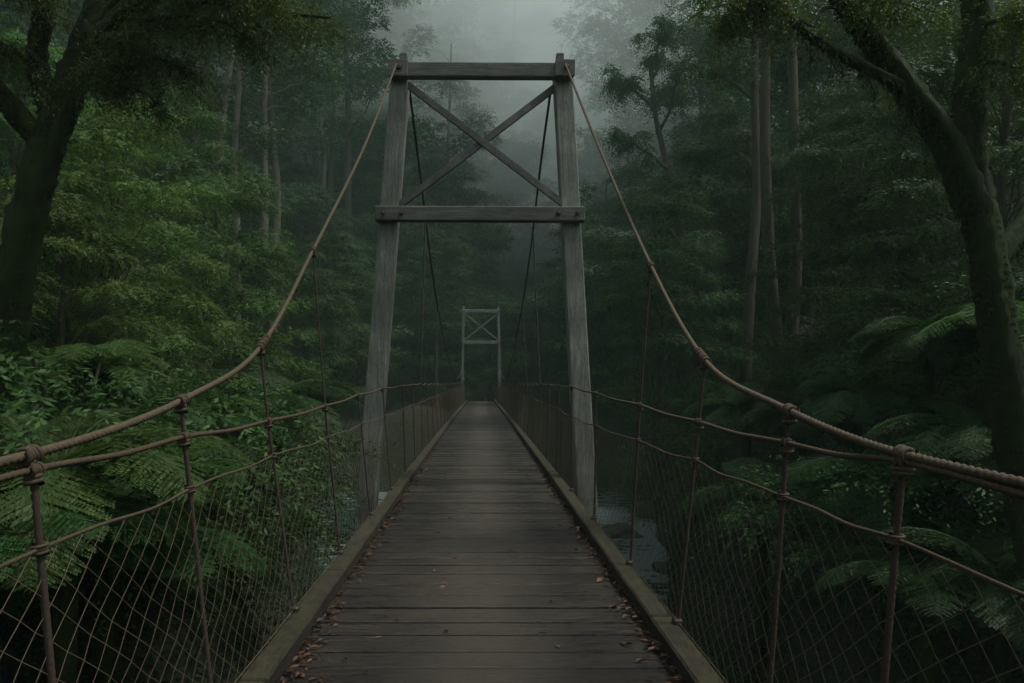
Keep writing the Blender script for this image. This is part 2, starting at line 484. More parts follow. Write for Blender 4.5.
for s, st in ((-1, stL), (1, stR)):
    # handrail with a slight dip between the posts
    P = []
    for a, b in zip(st[:-1], st[1:]):
        pa, pb = rail(s, a), rail(s, b)
        P.append(tuple(pa)); mid = pa.lerp(pb, .5); mid.z -= .012 if a < 12 else .03; P.append(tuple(mid))
    P.append(tuple(rail(s, st[-1]))); P.append((s * 1.03, 45.2, 1.37))
    near = [p for p in P if p[1] < 14]; far = [p for p in P if p[1] >= near[-1][1]]
    build_rope('handrail_rope', near, .0112, .070, M['rope'])
    build_rope('handrail_rope', far, .0115, .085, M['rope'], step=.2, n=6, depth=0)
    # net rope
    P = []
    for a, b in zip(st[:-1], st[1:]):
        pa = on_post(s, a, .935); pb = on_post(s, b, .935)
        if a > 9: pa.z += .02; pb.z += .02
        P.append(tuple(pa))
        for q in (.33, .66):
            mid = pa.lerp(pb, q); mid.z += rnd.uniform(-.022, .0); mid.x += rnd.uniform(-.008, .008); P.append(tuple(mid))
    P.append(tuple(on_post(s, st[-1], .95)))
    netrope = P
    near = [p for p in P if p[1] < 12]; far = [p for p in P if p[1] >= near[-1][1]]
    build_rope('net_rope', near, .0065, .04, M['rope'], step=.02, n=8, lobes=2, depth=.25)
    build_rope('net_rope', far, .0065, .04, M['rope'], step=.25, n=5, depth=0)
    # main rope, front span and the dark span beyond the tower
    mc = build_rope('main_rope', mainpts[s], .0150, .080, M['rope_pale'], step=.008, depth=.36)
    mc['label'] = 'thick twisted main rope rising to the near tower'
    if s < 0: bp = [(-1.02, 9.98, 5.52), (-1.05, 12.0, 4.95), (-1.06, 15.6, 3.58), (-1.07, 20.5, 2.45), (-1.10, 28, 1.55), (-1.10, 34, 1.40), (-1.08, 39, 1.95), (-1.05, 42.5, 3.7), (-1.02, 44.35, 5.75)]
    else: bp = [(.99, 9.98, 5.48), (1.01, 11.9, 5.0), (1.03, 14.6, 4.05), (1.04, 18.8, 2.95), (1.08, 28, 1.55), (1.10, 34, 1.40), (1.08, 39, 1.95), (1.05, 42.5, 3.7), (1.02, 44.35, 5.75)]
    mc2 = build_rope('main_rope', bp, .019, .1, M['hanger'], step=.06, n=7, depth=0)
    mc2['label'] = 'dark main rope sagging between the two towers'
    bpc = catmull(bp, .05)
    mpc = catmull(mainpts[s], .02)
    # vertical ropes
    for y in st:
        b = kerbtop(s, y); t = rail(s, y)
        if y < 6.0:
            top = Vector(mpc[np.argmin(np.abs(mpc[:, 1] - y))])
        else: top = t
        dark = y > 5.0
        if y < 9.5:
            P = [tuple(b - Vector((0, 0, .05))), tuple(on_post(s, y, .5) + Vector((rnd.uniform(-.006, .006), 0, 0))), tuple(on_post(s, y, .93)), tuple(t)]
            V, Q = tube_arrays(catmull(P, .012), .0112 if y < 7 else .010, 10, .05, 2, .42)
            nb = NB(); nb.add(V, Q)
            if y < 6.0:
                V, Q = tube_arrays(catmull([tuple(t), tuple(t.lerp(top, .5)), tuple(top)], .012), .0095 if y < 5 else .008, 9, .05, 2, .42); nb.add(V, Q)
            h = nb.build('hanger_rope', M['rope_dark'], BR, True)
            # iron shoe on the kerb
            m2 = MB(); m2.beam((b.x, y, b.z - .004), (b.x, y, b.z + .035), .05, .06, (0, 1, 0), .008); m2.build('shoe', M['iron'], h)
            tdir = Vector((0, 1, 0)); kn = []
            V, Q = coils(t, tdir, .0148, .0062, 3.2, .045, None, '', None, .12); kn.append((V, Q))
            V, Q = coils(t - Vector((0, 0, .025)), t - b, .019, .007, 2.4, .03, None, '', None, .1); kn.append((V, Q))
            V, Q = coils(on_post(s, y, .935), t - b, .017, .005, 3.4, .032, None, '', None, .1); kn.append((V, Q))
            if y < 6:
                k = int(np.argmin(np.abs(mpc[:, 1] - y))); ax = Vector(mpc[k + 1] - mpc[k - 1])
                big = abs(y - 4.19) < .05 or abs(y - 3.98) < .05
                nt_, sp = (9.2, .20) if big else (3.3, .055)
                V, Q = coils(Vector(mpc[k]) + (ax.normalized() * .06 if big else Vector()), ax, .0190, .0075, nt_, sp, None, '', None, .1); kn.append((V, Q))
                V, Q = coils(top - Vector((0, 0, .03)), top - t + Vector((0, 0, .01)), .019, .008, 2.6, .04, None, '', None, .15); kn.append((V, Q))
            for V, Q in kn: mesh_np('knot', V, Q, M['rope'], h, True)
        else:
            V, Q = tube_arrays(catmull([tuple(b), tuple(t)], .3), .011, 6)
            mesh_np('hanger_rope', V, Q, M['rope_dark'], BR, True)
    # thin hangers from the dark span down to the rail
    for y in ((13.3, 17.4, 21.5, 25.5) if s < 0 else (13.75, 17.6, 21.6, 25.6)):
        top = bpc[np.argmin(np.abs(bpc[:, 1] - y))]; t = rail(s, y)
        V, Q = tube_arrays(catmull([tuple(t), tuple(top)], .5), .016 if y < 15 else .013, 6)
        h = mesh_np('thin_hanger', V, Q, M['hanger'], BR, True)
        nb = NB(); V, Q = coils(top, (0, 1, -.3), .024, .01, 2.5, .06, None, '', None); nb.add(V, Q); nb.build('clamp', M['iron'], h, True)
    # netting: crossing diagonal wires between the kerb and the net rope
    nr = catmull(netrope, .1)
    def netpt(y, t):
        top = np.array([np.interp(y, nr[:, 1], nr[:, 0]), y, np.interp(y, nr[:, 1], nr[:, 2])])
        bx = s * (np.interp(y, [-10, 10, 44, 60], [1.06, 1.06, .93, .92]) + .06)
        return np.array([bx, y, DZ + .10]) * (1 - t) + top * t
    nb = NB(); cell = .13; rows = 18
    for sg in (-1, 1):
        y = st[0] - 1.0
        while y < st[-1] + .2:
            c = cell if y < 18 else cell * 1.5
            P = []
            for k in range(rows + 1):
                ya = y + sg * k * cell * .5
                if ya < st[0] or ya > st[-1]: continue
                j = .004 if y < 9 else .002
                hsh = math.sin(round(ya / (cell / 2)) * 12.9898 + k * 78.233) * 43758.5
                hj = (hsh - math.floor(hsh) - .5) * 2 * j
                p = netpt(ya + hj, k / rows); p[0] += (sg * .0016) + .012 * math.sin(ya * 2.1 + k) * math.sin(math.pi * k / rows) * .6
                P.append(p)
            if len(P) > 1:
                V, Q = tube_arrays(np.array(P), .0013 if y < 16 else .002, 3)
                nb.add(V, Q)
            y += c
    # bottom wire
    P = [netpt(y, .015) for y in np.arange(st[0], st[-1], .4)]
    V, Q = tube_arrays(np.array(P), .003, 4); nb.add(V, Q)
    net = nb.build('wire_netting', M['wire'], BR); net['label'] = 'rusty diamond wire netting between rope and kerb'

# cross bearers
for y in sorted(set(round(v, 1) for v in stL if v > Y0)):
    mb = MB(); mb.beam((-1.32, y, DZ - .31), (1.32, y, DZ - .31), .12, .12, (0, 0, 1), .01)
    mb.build('cross_bearer', M['under'], BR)


def bolt(mb, p, r=.03):
    n = 8; x, y, z = p; V = []
    for k, (rr, yo) in enumerate(((r * 1.5, 0), (r * 1.5, -.006), (r, -.006), (r, -.03), (r * .7, -.034))):
        V += [(x + rr * math.cos(a * 2 * math.pi / n), y + yo, z + rr * math.sin(a * 2 * math.pi / n)) for a in range(n)]
    Fc = [(k * n + a, k * n + (a + 1) % n, (k + 1) * n + (a + 1) % n, (k + 1) * n + a) for k in range(4) for a in range(n)]
    Fc.append(tuple(4 * n + a for a in range(n)))
    mb.add(V, Fc)


def tower(y, base, top, zlow, lab, mp, mc_, mbr, dep, wid, overhang, wl=None):
    T = empty('tower', (0, 0, 0), parent=BR); T['label'] = lab
    (bl, br), (tl, tr) = base, top
    zt, z0 = 5.70, .24

    def cx(s, z):
        b, t = (bl, tl) if s < 0 else (br, tr)
        return b + (t - b) * (z - z0) / (5.47 - z0)
    for s in (-1, 1):
        mb = MB(); mb.beam((cx(s, zlow), y + dep / 2, zlow), (cx(s, zt), y + dep / 2, zt), wid * 1.12, dep, (0, 1, 0), .014, 14, .002, w1=wid * .92)
        mb.build('post', mp, T)
        mb = MB(); x = cx(s, 6) + .02 * -s
        mb.beam((x, y + .09, 5.703), (x, y + .09, 5.93), .105, .13, (0, 1, 0), .01); mb.build('post_cap', mc_, T)
    g = .003
    # cap blocks and top beam
    mb = MB(); xa, xb = cx(-1, 5.63), cx(1, 5.63)
    mb.beam((xa - wid * .46, y - .075, 5.63), (xb + wid * .46, y - .075, 5.62), .15 - g * 2, .195, (0, 0, 1), .012, 8, .0015)
    tb = mb.build('top_beam', mc_, T)
    for x in (xa, xb):
        mb = MB(); mb.beam((x - wid * .5, y - .175, 5.63), (x + wid * .5, y - .175, 5.625), .05 - g, .225, (0, 0, 1), .006)
        mb.build('cap_plate', mc_, tb)
        mb = MB(); bolt(mb, (x + .02, y - .2, 5.63), .03); mb.build('bolt', M['iron'], tb)
    mb = MB(); xa, xb = cx(-1, 3.65), cx(1, 3.65)
    mb.beam((xa - wid * .5 - overhang, y - .085, 3.655), (xb + wid * .5 + overhang, y - .085, 3.645), .17 - g * 2, .197, (0, 0, 1), .012, 8, .0015)
    lb = mb.build('lower_beam', mc_, T)
    for x in (xa - .05, xa + .2, xb - .2, xb + .06):
        mb = MB(); bolt(mb, (x, y - .17, 3.65), .026); mb.build('bolt', M['iron'], lb)
    # X braces: two flat bars, one in front of the other
    for k, (p0, p1) in enumerate((((cx(-1, 5.5) + wid * .42, 5.50), (cx(1, 3.8) - wid * .15, 3.78)), ((cx(1, 5.5) - wid * .42, 5.48), (cx(-1, 3.8) + wid * .3, 3.79)))):
        yy = y + .05 + k * .062
        mb = MB(); mb.beam((p0[0], yy, p0[1]), (p1[0], yy, p1[1]), .055, .095, (0, 0, 1), .006, 6, .001)
        mb.build('brace', mbr, T)
    return T


tower(9.72, (-1.556, 1.45), (-1.145, 1.155), -8.2, 'tall weathered timber tower with inward leaning posts, nearer end', M['post'], M['cross'], M['brace'], .30, .268, .03)
tower(44.3, (-1.17, 1.17), (-1.12, 1.12), -3.0, 'pale second tower at the far end of the deck', M['farpost'], M['farpost'], M['farpost'], .20, .16, .0)

# fallen leaves along the kerbs
n = 2400
sgn = rng.choice([-1, 1], n); yy = 1.6 + 13 * rng.random(n) ** 1.4
off = np.abs(rng.normal(0, .055, n)) + .0
wide = rng.random(n) < .06; off = np.where(wide, rng.random(n) * .8, off)
clump = .5 + .5 * np.sin(yy * 3.1 + sgn * 1.3) * np.sin(yy * 1.27 + sgn); keep = (rng.random(n) < .35 + .65 * clump) | wide
xk = np.interp(yy, [-10, 10, 44], [1.06, 1.06, .93]) - .07
xx = sgn * (xk - off); zz = DZ + .007 + rng.random(n) * .014 * np.exp(-off * 8) + np.where(off < .05, rng.random(n) * .022, 0)
xx, yy, zz = xx[keep], yy[keep], zz[keep]; n = len(xx)
ang = rng.random(n) * 2 * np.pi; tl = rng.normal(0, .28, n); L = rng.uniform(.018, .065, n); W = L * rng.uniform(.25, .5, n)
D = np.stack([np.cos(ang), np.sin(ang), tl * .4], -1); S = np.stack([-np.sin(ang), np.cos(ang), tl], -1)
P = np.stack([xx, yy, zz], -1); up = np.array([0, 0, 1.0])
c = L * rng.uniform(.05, .22, n)
v0 = P - D * L[:, None] / 2; v3 = P + D * L[:, None] / 2
a1 = P - D * L[:, None] * .12 + S * W[:, None] / 2 + up * c[:, None]; a2 = P + D * L[:, None] * .2 + S * W[:, None] * .42 + up * c[:, None]
b1 = P - D * L[:, None] * .12 - S * W[:, None] / 2 + up * c[:, None]; b2 = P + D * L[:, None] * .2 - S * W[:, None] * .42 + up * c[:, None] * .8
V = np.stack([v0, a1, a2, v3, b2, b1], 1); V[..., 2] = np.maximum(V[..., 2], DZ + .006)
V = V.reshape(-1, 3); k = np.arange(n)[:, None] * 6
Q = np.vstack([k + np.array([[0, 1, 2, 3]]), k + np.array([[0, 3, 4, 5]])])
g = mesh_np('fallen_leaves', V, Q, M['litter']); tag(g, 'brown and orange fallen leaves gathered along both kerbs of the deck', 'leaf litter', kind='stuff')


# ------------------------------------------------------------------ foliage primitives
def unit(a): return a / (np.linalg.norm(a, axis=-1, keepdims=True) + 1e-9)


def leaves(P, D, Nn, L, W):
    """kite-shaped leaves: (V, Q)"""
    S = unit(np.cross(D, Nn)); n = len(P); L = np.broadcast_to(L, (n,))[:, None]; W = np.broadcast_to(W, (n,))[:, None]
    V = np.stack([P, P + D * L * .45 + S * W / 2, P + D * L, P + D * L * .45 - S * W / 2], 1).reshape(-1, 3)
    return V, np.arange(n * 4).reshape(-1, 4)


def sprays(P, D, Ln, k, L, W, droop=.5, spread=.8, r=rng, N0=None):
    """P,D (m,3): k leaves along each drooping twig, both sides"""
    m = len(P); Ln = np.broadcast_to(Ln, (m,))[:, None, None]
    t = ((np.arange(k) + .5) / k)[None, :, None]
    D = unit(D)[:, None, :]; down = np.array([0, 0, -1.0])
    pos = P[:, None, :] + D * Ln * t + down * droop * Ln * t * t + r.normal(0, .02, (m, k, 3)) * Ln
    tan = unit(D + down * 2 * droop * t)
    side = unit(np.cross(tan, np.array([0, 0, 1.0]) + r.normal(0, .3, (m, 1, 3))))
    sg = np.where(np.arange(k) % 2 == 0, 1, -1)[None, :, None]
    dr = unit(tan * .75 + side * sg * spread + r.normal(0, .25, (m, k, 3)) + down * .15)
    nn = unit((np.array([0, 0, 1.0]) if N0 is None else N0[:, None, :]) + r.normal(0, .45 if N0 is None else .3, (m, k, 3)))
    sc = r.uniform(.65, 1.2, (m, k)) * (1 - .35 * t[..., 0])
    return leaves(pos.reshape(-1, 3), dr.reshape(-1, 3), nn.reshape(-1, 3), (L * sc).ravel(), (W * sc).ravel())


def pad_sprays(c, R0, m, Ln, k, L, W, flat=.55, droop=.5, r=rng):
    """an umbrella-like clump of drooping twigs"""
    a = r.random(m) * 2 * np.pi; q = np.sqrt(r.random(m)) ; 
    x = np.cos(a) * q; y = np.sin(a) * q; z = np.sqrt(np.maximum(0, 1 - q * q)) * flat * (r.random(m) ** .35) - .15 * r.random(m)
    P = np.asarray(c)[None, :] + np.stack([x, y, z], -1) * R0 * r.uniform(.75, 1.1, (m, 1))
    D = np.stack([x, y, .25 + .5 * z], -1) + r.normal(0, .35, (m, 3))
    return sprays(P, D, Ln * r.uniform(.6, 1.25, m), k, L, W, droop, r=r, N0=unit(np.stack([x, y, z * 1.6 + .25], -1)))


def limb(nb, p0, p1, r0, r1, bend=.12, n=7, seg=8, r=rng, sag=0.0):
    p0 = np.asarray(p0, float); p1 = np.asarray(p1, float); L = np.linalg.norm(p1 - p0)
    pts = [p0 + (p1 - p0) * t + r.normal(0, bend * L * .35, 3) * math.sin(math.pi * t) * .8 + np.array([0, 0, sag * L * math.sin(math.pi * t)]) for t in np.linspace(0, 1, 5)]
    pts[0] = p0; pts[-1] = p1
    P = catmull(pts, max(.02, L / n)); V, Q = tube_arrays(P, np.linspace(r0, r1, len(P)), seg)
    nb.add(V, Q); return P


def tree_var(kind, seed):
    """returns (trunk mesh data, crown mesh data) at local origin; height about 1 unit = metres"""
    r = np.random.default_rng(seed)
    tb, cb = NB(), NB()
    if kind == 'tall':            # bare trunk, clumps in the upper half
        H = 26; lean = r.normal(0, .6, 2)
        pts = [(lean[0] * (t ** 1.5) * 1.2 + r.normal(0, .15), lean[1] * t, H * t - 2 * (1 - t)) for t in np.linspace(0, 1, 7)]
        P = catmull(pts, .8); rad = np.linspace(.36, .07, len(P)); rad[:3] *= [1.5, 1.2, 1.05]; V, Q = tube_arrays(P, rad, 9); tb.add(V, Q)
        for q in range(17):
            t = r.uniform(.42, .98); a = r.random() * 2 * np.pi; base = P[int(t * (len(P) - 1))]
            ln = r.uniform(1.8, 4.6) * (1.25 - t * .55); e = base + np.array([math.cos(a) * ln, math.sin(a) * ln, ln * r.uniform(.2, .8)])
            limb(tb, base, e, .10 * (1.2 - t), .02, .15, 6, 5, r)
            for w in range(3):
                c = e + r.normal(0, .8, 3) * [1, 1, .5]
                V, Q = pad_sprays(c, r.uniform(.9, 1.7), 80, .8, 7, .27, .12, .55, .45, r); cb.add(V, Q)
    elif kind == 'dead':          # pole trunk with only a thin top
        H = 24
        pts = [(r.normal(0, .18) + t * r.uniform(-.5, .5), r.normal(0, .1), H * t - 2 * (1 - t)) for t in np.linspace(0, 1, 7)]
        P = catmull(pts, .8); V, Q = tube_arrays(P, np.linspace(.30, .10, len(P)), 9); tb.add(V, Q)
        for q in range(9):
            t = r.uniform(.66, .99); a = r.random() * 2 * np.pi; base = P[int(t * (len(P) - 1))]; ln = r.uniform(1.2, 3)
            e = base + np.array([math.cos(a) * ln, math.sin(a) * ln, ln * .6]); limb(tb, base, e, .06, .02, .2, 6, 5, r)
            V, Q = pad_sprays(e, r.uniform(.9, 1.5), 90, .8, 7, .25, .11, .5, .45, r); cb.add(V, Q)
    elif kind == 'broad':         # domed rainforest crown reaching low
        H = 12
        P = catmull([(0, 0, -2), (.2, .1, 2), (-.1, .3, 6), (.1, 0, 10)], .6); V, Q = tube_arrays(P, np.linspace(.34, .08, len(P)), 9); tb.add(V, Q)
        for q in range(40):
            t = r.random() ** .8; zz = 2.0 + 10 * t; a = r.random() * 2 * np.pi
            rr = 4.4 * math.sqrt(max(.05, 1 - ((t - .32) / .72) ** 2)) * r.uniform(.45, 1.05)
            e = np.array([math.cos(a) * rr, math.sin(a) * rr, zz]); base = P[min(len(P) - 1, int(max(.1, t * .85) * (len(P) - 1)))]
            limb(tb, base, e - [0, 0, .2], .045, .01, .15, 6, 5, r)
            for w in range(2):
                V, Q = pad_sprays(e + r.normal(0, .55, 3) * [1, 1, .5], r.uniform(.8, 1.6), 120, .7, 8, .21, .10, .5, .5, r); cb.add(V, Q)
    elif kind == 'feathery':      # slender with hanging fine sprays; nearer, finer leaves
        H = 9
        P = catmull([(0, 0, -2), (.15, .1, 1.5), (-.1, .1, 5), (.2, 0, 8.6)], .4); V, Q = tube_arrays(P, np.linspace(.17, .03, len(P)), 9); tb.add(V, Q)
        for q in range(74):
            t = r.random() ** .9; zz = .8 + 8.2 * t; a = r.random() * 2 * np.pi
            rr = 2.5 * math.sqrt(max(.06, 1 - ((t - .35) / .72) ** 2)) * r.uniform(.4, 1.08)
            e = np.array([math.cos(a) * rr, math.sin(a) * rr, zz]); base = P[min(len(P) - 1, int(max(.1, t * .85) * (len(P) - 1)))]
            limb(tb, base, e - [0, 0, .1], .022, .005, .15, 7, 5, r)
            V, Q = pad_sprays(e, r.uniform(.45, .85), 120, .42, 14, .085, .034, .45, .65, r); cb.add(V, Q)
    elif kind == 'shrub':
        for q in range(5):
            a = r.random() * 6.28; limb(tb, (0, 0, -.6), (math.cos(a) * .7, math.sin(a) * .7, 1.3), .03, .01, .2, 6, 5, r)
        for q in range(16):
            a = r.random() * 6.28; rr = 1.3 * math.sqrt(r.random()); zz = r.uniform(.1, 1.7) * (1 - rr * .25)
            V, Q = pad_sprays((math.cos(a) * rr, math.sin(a) * rr, zz), r.uniform(.35, .7), 110, .42, 12, .065, .024, .5, .6, r); cb.add(V, Q)
    return tb, cb


def frond(nb, base, az, elev, Lf, r, npin=34, npl=17, fine=True):
    """arching fern frond with pinnae and pinnules"""
    n = npin; t = (np.arange(n) + .6) / (n + .4)
    h = np.array([math.cos(az), math.sin(az), 0]); up = np.array([0, 0, 1.0])
    e0 = elev; e1 = elev - r.uniform(1.5, 2.0)
    ang = e0 + (e1 - e0) * t ** 1.1; ds = Lf / n
    dirs = np.cos(ang)[:, None] * h + np.sin(ang)[:, None] * up
    pos = np.asarray(base) + np.cumsum(dirs * ds, axis=0)
    V, Q = tube_arrays(np.vstack([np.asarray(base)[None, :], pos]), np.linspace(.014, .003, n + 1), 4); nb.add(V, Q)
    side = np.cross(h, up)
    prof = np.sin(np.pi * np.clip(t * .9 + .08, 0, 1)) ** .75
    pl = .27 * Lf * prof
    roll = r.normal(0, .12)
    nrm = unit(np.cross(side[None, :], dirs))
    for sg in (-1, 1):
        D = unit(side[None, :] * sg * .95 + dirs * .35 - up * (.22 + sg * roll) + r.normal(0, .05, (n, 3)))
        if fine:
            k = npl; q = ((np.arange(k) + .3) / k)[None, :, None]
            p = pos[:, None, :] + D[:, None, :] * pl[:, None, None] * q - up * (.10 * pl[:, None, None] * q * q)
            for s2 in (-1, 1):
                dd = unit(D[:, None, :] * .45 + dirs[:, None, :] * s2 + r.normal(0, .08, (n, k, 3)))
                LL = (.24 * pl[:, None] * (1 - .75 * q[..., 0])) ; WW = np.maximum(pl[:, None] / k * .95, .007) * np.ones_like(LL)
                nn = unit(nrm[:, None, :] + r.normal(0, .2, (n, k, 3)))
                V, Q = leaves(p.reshape(-1, 3), dd.reshape(-1, 3), nn.reshape(-1, 3), LL.ravel(), WW.ravel()); nb.add(V, Q)
        else:
            V, Q = leaves(pos, D, unit(nrm + r.normal(0, .2, (n, 3))), pl, .055 * Lf * np.ones(n)); nb.add(V, Q)


def fern_var(seed, Lf=1.9, nf=15, trunk=1.6, fine=True):
    r = np.random.default_rng(seed); tb, cb = NB(), NB()
    P = catmull([(0, 0, -2.5), (.05, 0, trunk * .5), (0, .06, trunk)], .15)
    rough = 1 + .25 * r.random((len(P), 9)); V, Q = tube_arrays(P, np.linspace(.13, .09, len(P)), 9, rough=rough); tb.add(V, Q)
    for k in range(nf):
        frond(cb, (0, .06, trunk), k / nf * 6.283 + r.normal(0, .15), r.uniform(.35, 1.15), Lf * r.uniform(.75, 1.1), r, fine=fine)
    return tb, cb


# ------------------------------------------------------------------ plants as objects
protos = {}


def place(kind, var, x, y, sc, leaf, bark, label, cat, group, name, rz=None, zoff=0.0, sz=None, z=None, lean=None):
    key = (kind, var, leaf, bark)
    if key not in protos:
        if kind.startswith('fern'):
            tb, cb = fern_var(100 + var, 2.0 if kind == 'fern' else 1.9, 15 if kind == 'fern' else 13, 1.6, kind == 'fern')
            cn, tn = 'fronds', 'trunk'
        else: tb, cb = tree_var(kind, 40 + var); cn, tn = 'crown', ('stem' if kind == 'shrub' else 'trunk')
        root = empty(name); t = tb.build(tn, M[bark], root, True); c = cb.build(cn, M[leaf], root)
        protos[key] = root
    else:
        src = protos[key]; root = src.copy(); COL.objects.link(root)
        for ch in list(src.children):
            d = ch.copy(); COL.objects.link(d); d.parent = root
        root.name = name
    root.location = (x, y, (tz(x, y) if z is None else z) + zoff)
    root.rotation_euler = (0, lean or 0, rnd.random() * 6.28 if rz is None else rz)
    root.scale = (sc, sc, sc * (sz or 1))
    for k in ('label', 'category', 'group'):
        if k in root: del root[k]
    tag(root, label, cat, group)
    return root


def P_(px, d): return (px - VX) * d / F


# --- the two big framing trees, grown by hand
def near_tree(name, label, stems, twig_ends, leafspec, seed, near=True, leafmat='leaf_dark', bark='bark_moss'):
    """stems: list of (points, r0, r1); twig_ends: branch list with foliage"""
    r = np.random.default_rng(seed); root = empty(name, stems[0][0][0]); o = np.array(stems[0][0][0])
    tb = NB()
    for pts, r0, r1 in stems:
        P = catmull([np.array(p) - o for p in pts], .07); n = 18
        rad = np.interp(np.linspace(0, 1, len(P)), [0, 1], [r0, r1])
        ph = np.arange(n)[None, :] / n * 6.283; zz = np.arange(len(P))[:, None] * .07
        rough = 1 + .13 * np.sin(3 * ph + zz * 1.1) + .09 * np.sin(5 * ph - zz * 2.3 + 1) + .08 * r.normal(0, 1, (len(P), n))
        V, Q = tube_arrays(P, rad, n, rough=rough); tb.add(V, Q)
    br = NB(); lf = NB()
    for (a, b, r0, k, reach) in twig_ends:
        a = np.array(a) - o; b = np.array(b) - o; Ln = np.linalg.norm(b - a)
        P = limb(br, a, b, r0, max(.006, r0 * .25), .16, 14, 7, r, .04)
        for q in range(k):
            t = r.uniform(.25, 1) ** .8; base = P[int(t * (len(P) - 1))]
            dv = unit(unit(b - a) * .6 + r.normal(0, .75, 3) * [1, 1, .55]); e = base + dv * reach * r.uniform(.35, 1)
            e[2] -= .12 * reach
            P2 = limb(br, base, e, r0 * .28 * (1.3 - t), .004, .2, 8, 5, r)
            for w in range(7):
                b2 = P2[int(r.uniform(.2, 1) * (len(P2) - 1))]
                m = leafspec[3]
                dirs = unit(dv[None, :] * .4 + r.normal(0, .7, (m, 3)) * [1, 1, .4] + [0, 0, -.15])
                V, Q = sprays(np.repeat(b2[None, :], m, 0) + r.normal(0, .06, (m, 3)), dirs, leafspec[0] * r.uniform(.5, 1.2, m), leafspec[4], leafspec[1], leafspec[2], .75, r=r)
                lf.add(V, Q)
    tb.build('trunk', M[bark], root, True)
    br.build('branches', M[bark], root, True)
    c = lf.build('crown', M[leafmat], root)
    if not near: return tag(root, label, 'tree')
    # moss: short tufts all over the stems and hanging strips below them
    mo = NB()
    for pts, r0, r1 in stems:
        P = catmull([np.array(p) - o for p in pts], .07)
        n = int(len(P) * 130); idx = r.integers(0, len(P), n); rad = r0 + (r1 - r0) * idx / len(P)
        a = r.random(n) * 6.283; off = np.stack([np.cos(a), np.sin(a) * .9, np.sin(a) * .3], -1) * rad[:, None] * .95
        V, Q = leaves(P[idx] + off, unit(off + r.normal(0, .05, (n, 3)) + [0, 0, -.22]), unit(r.normal(0, 1, (n, 3))), r.uniform(.02, .065, n), .009); mo.add(V, Q)
    for pts, r0, r1 in stems[1:3]:
        P = catmull([np.array(p) - o for p in pts], .07)
        n = int(len(P) * 3.2); idx = r.integers(0, len(P), n); rad = r0 + (r1 - r0) * idx / len(P)
        st_ = P[idx] + np.stack([r.normal(0, .03, n), r.normal(0, .06, n), -rad * .8], -1)
        V, Q = sprays(st_, np.repeat([[0, 0, -1.0]], n, 0) + r.normal(0, .12, (n, 3)), r.uniform(.08, .60, n) * (r.random(n) ** 1.5 + .15), 18, .05, .012, .1, .35, r); mo.add(V, Q)
    mo.build('moss', M['moss'], root)
    tag(root, label, 'tree')
    return root


def A(px, py, d): return at(px, py, d)


dt = 40.0
near_tree('branching_tree', 'misty tree with dark forked branches standing clear right of the near tower',
          [([A(700, 520, dt), A(690, 330, dt), A(683, 240, dt), A(668, 170, dt), A(655, 110, dt), A(650, 60, dt)], .42, .10),
           ([A(684, 250, dt), A(650, 205, dt - .5), A(630, 198, dt - 1)], .16, .05),
           ([A(672, 185, dt), A(700, 130, dt + .5), A(715, 80, dt + .5)], .18, .05)],
          [(A(668, 170, dt), A(615, 130, dt - 2), .12, 12, 1.7), (A(655, 110, dt), A(610, 70, dt + 1), .12, 13, 1.7), (A(652, 80, dt), A(665, 20, dt), .10, 14, 1.8),
           (A(700, 130, dt), A(735, 100, dt - 2), .1, 11, 1.7), (A(712, 90, dt), A(720, 30, dt + 1), .1, 12, 1.7), (A(660, 130, dt), A(690, 60, dt - 2), .1, 11, 1.7)],
          (.9, .21, .085, 5, 9), 9, False, 'leaf_far', 'bark')
lt = 7.2
near_tree('mossy_tree', 'dark mossy tree leaning over the left rail, its leafy bough hanging towards the near tower',
          [([A(-60, 1000, lt), A(-34, 600, lt), A(-5, 430, lt), A(8, 330, lt), A(28, 220, lt), A(58, 120, lt), A(90, 40, lt), A(112, -30, lt), A(130, -130, lt)], .235, .13),
           ([A(78, 70, lt), A(120, 20, lt - .2), A(185, -40, lt - .5), A(250, -90, lt - .8)], .12, .05),
           ([A(48, 110, lt), A(36, 60, lt - .1), A(44, 0, lt - .2), A(30, -80, lt)], .10, .06),
           ([A(40, 140, lt), A(-30, 60, lt - .3), A(-110, -20, lt - .6)], .11, .05)],
          [(A(105, 25, lt), A(330, 18, 6.3), .045, 17, .55), (A(100, 40, lt), A(300, -10, 6.0), .045, 16, .6),
           (A(72, 75, lt), A(185, 68, 6.6), .035, 12, .5), (A(75, 75, lt), A(160, 105, 6.7), .03, 9, .45), (A(70, 80, lt), A(150, 30, 6.4), .04, 10, .55),
           (A(44, 30, lt), A(20, -30, 6.6), .04, 10, .6), (A(36, 70, lt), A(-40, 25, 6.6), .04, 12, .6), (A(100, 20, lt), A(200, -35, 6.2), .04, 14, .65),
           (A(90, 50, lt), A(250, 40, 6.1), .03, 9, .4)],
          (.26, .050, .014, 6, 13), 3)
rt = 7.0
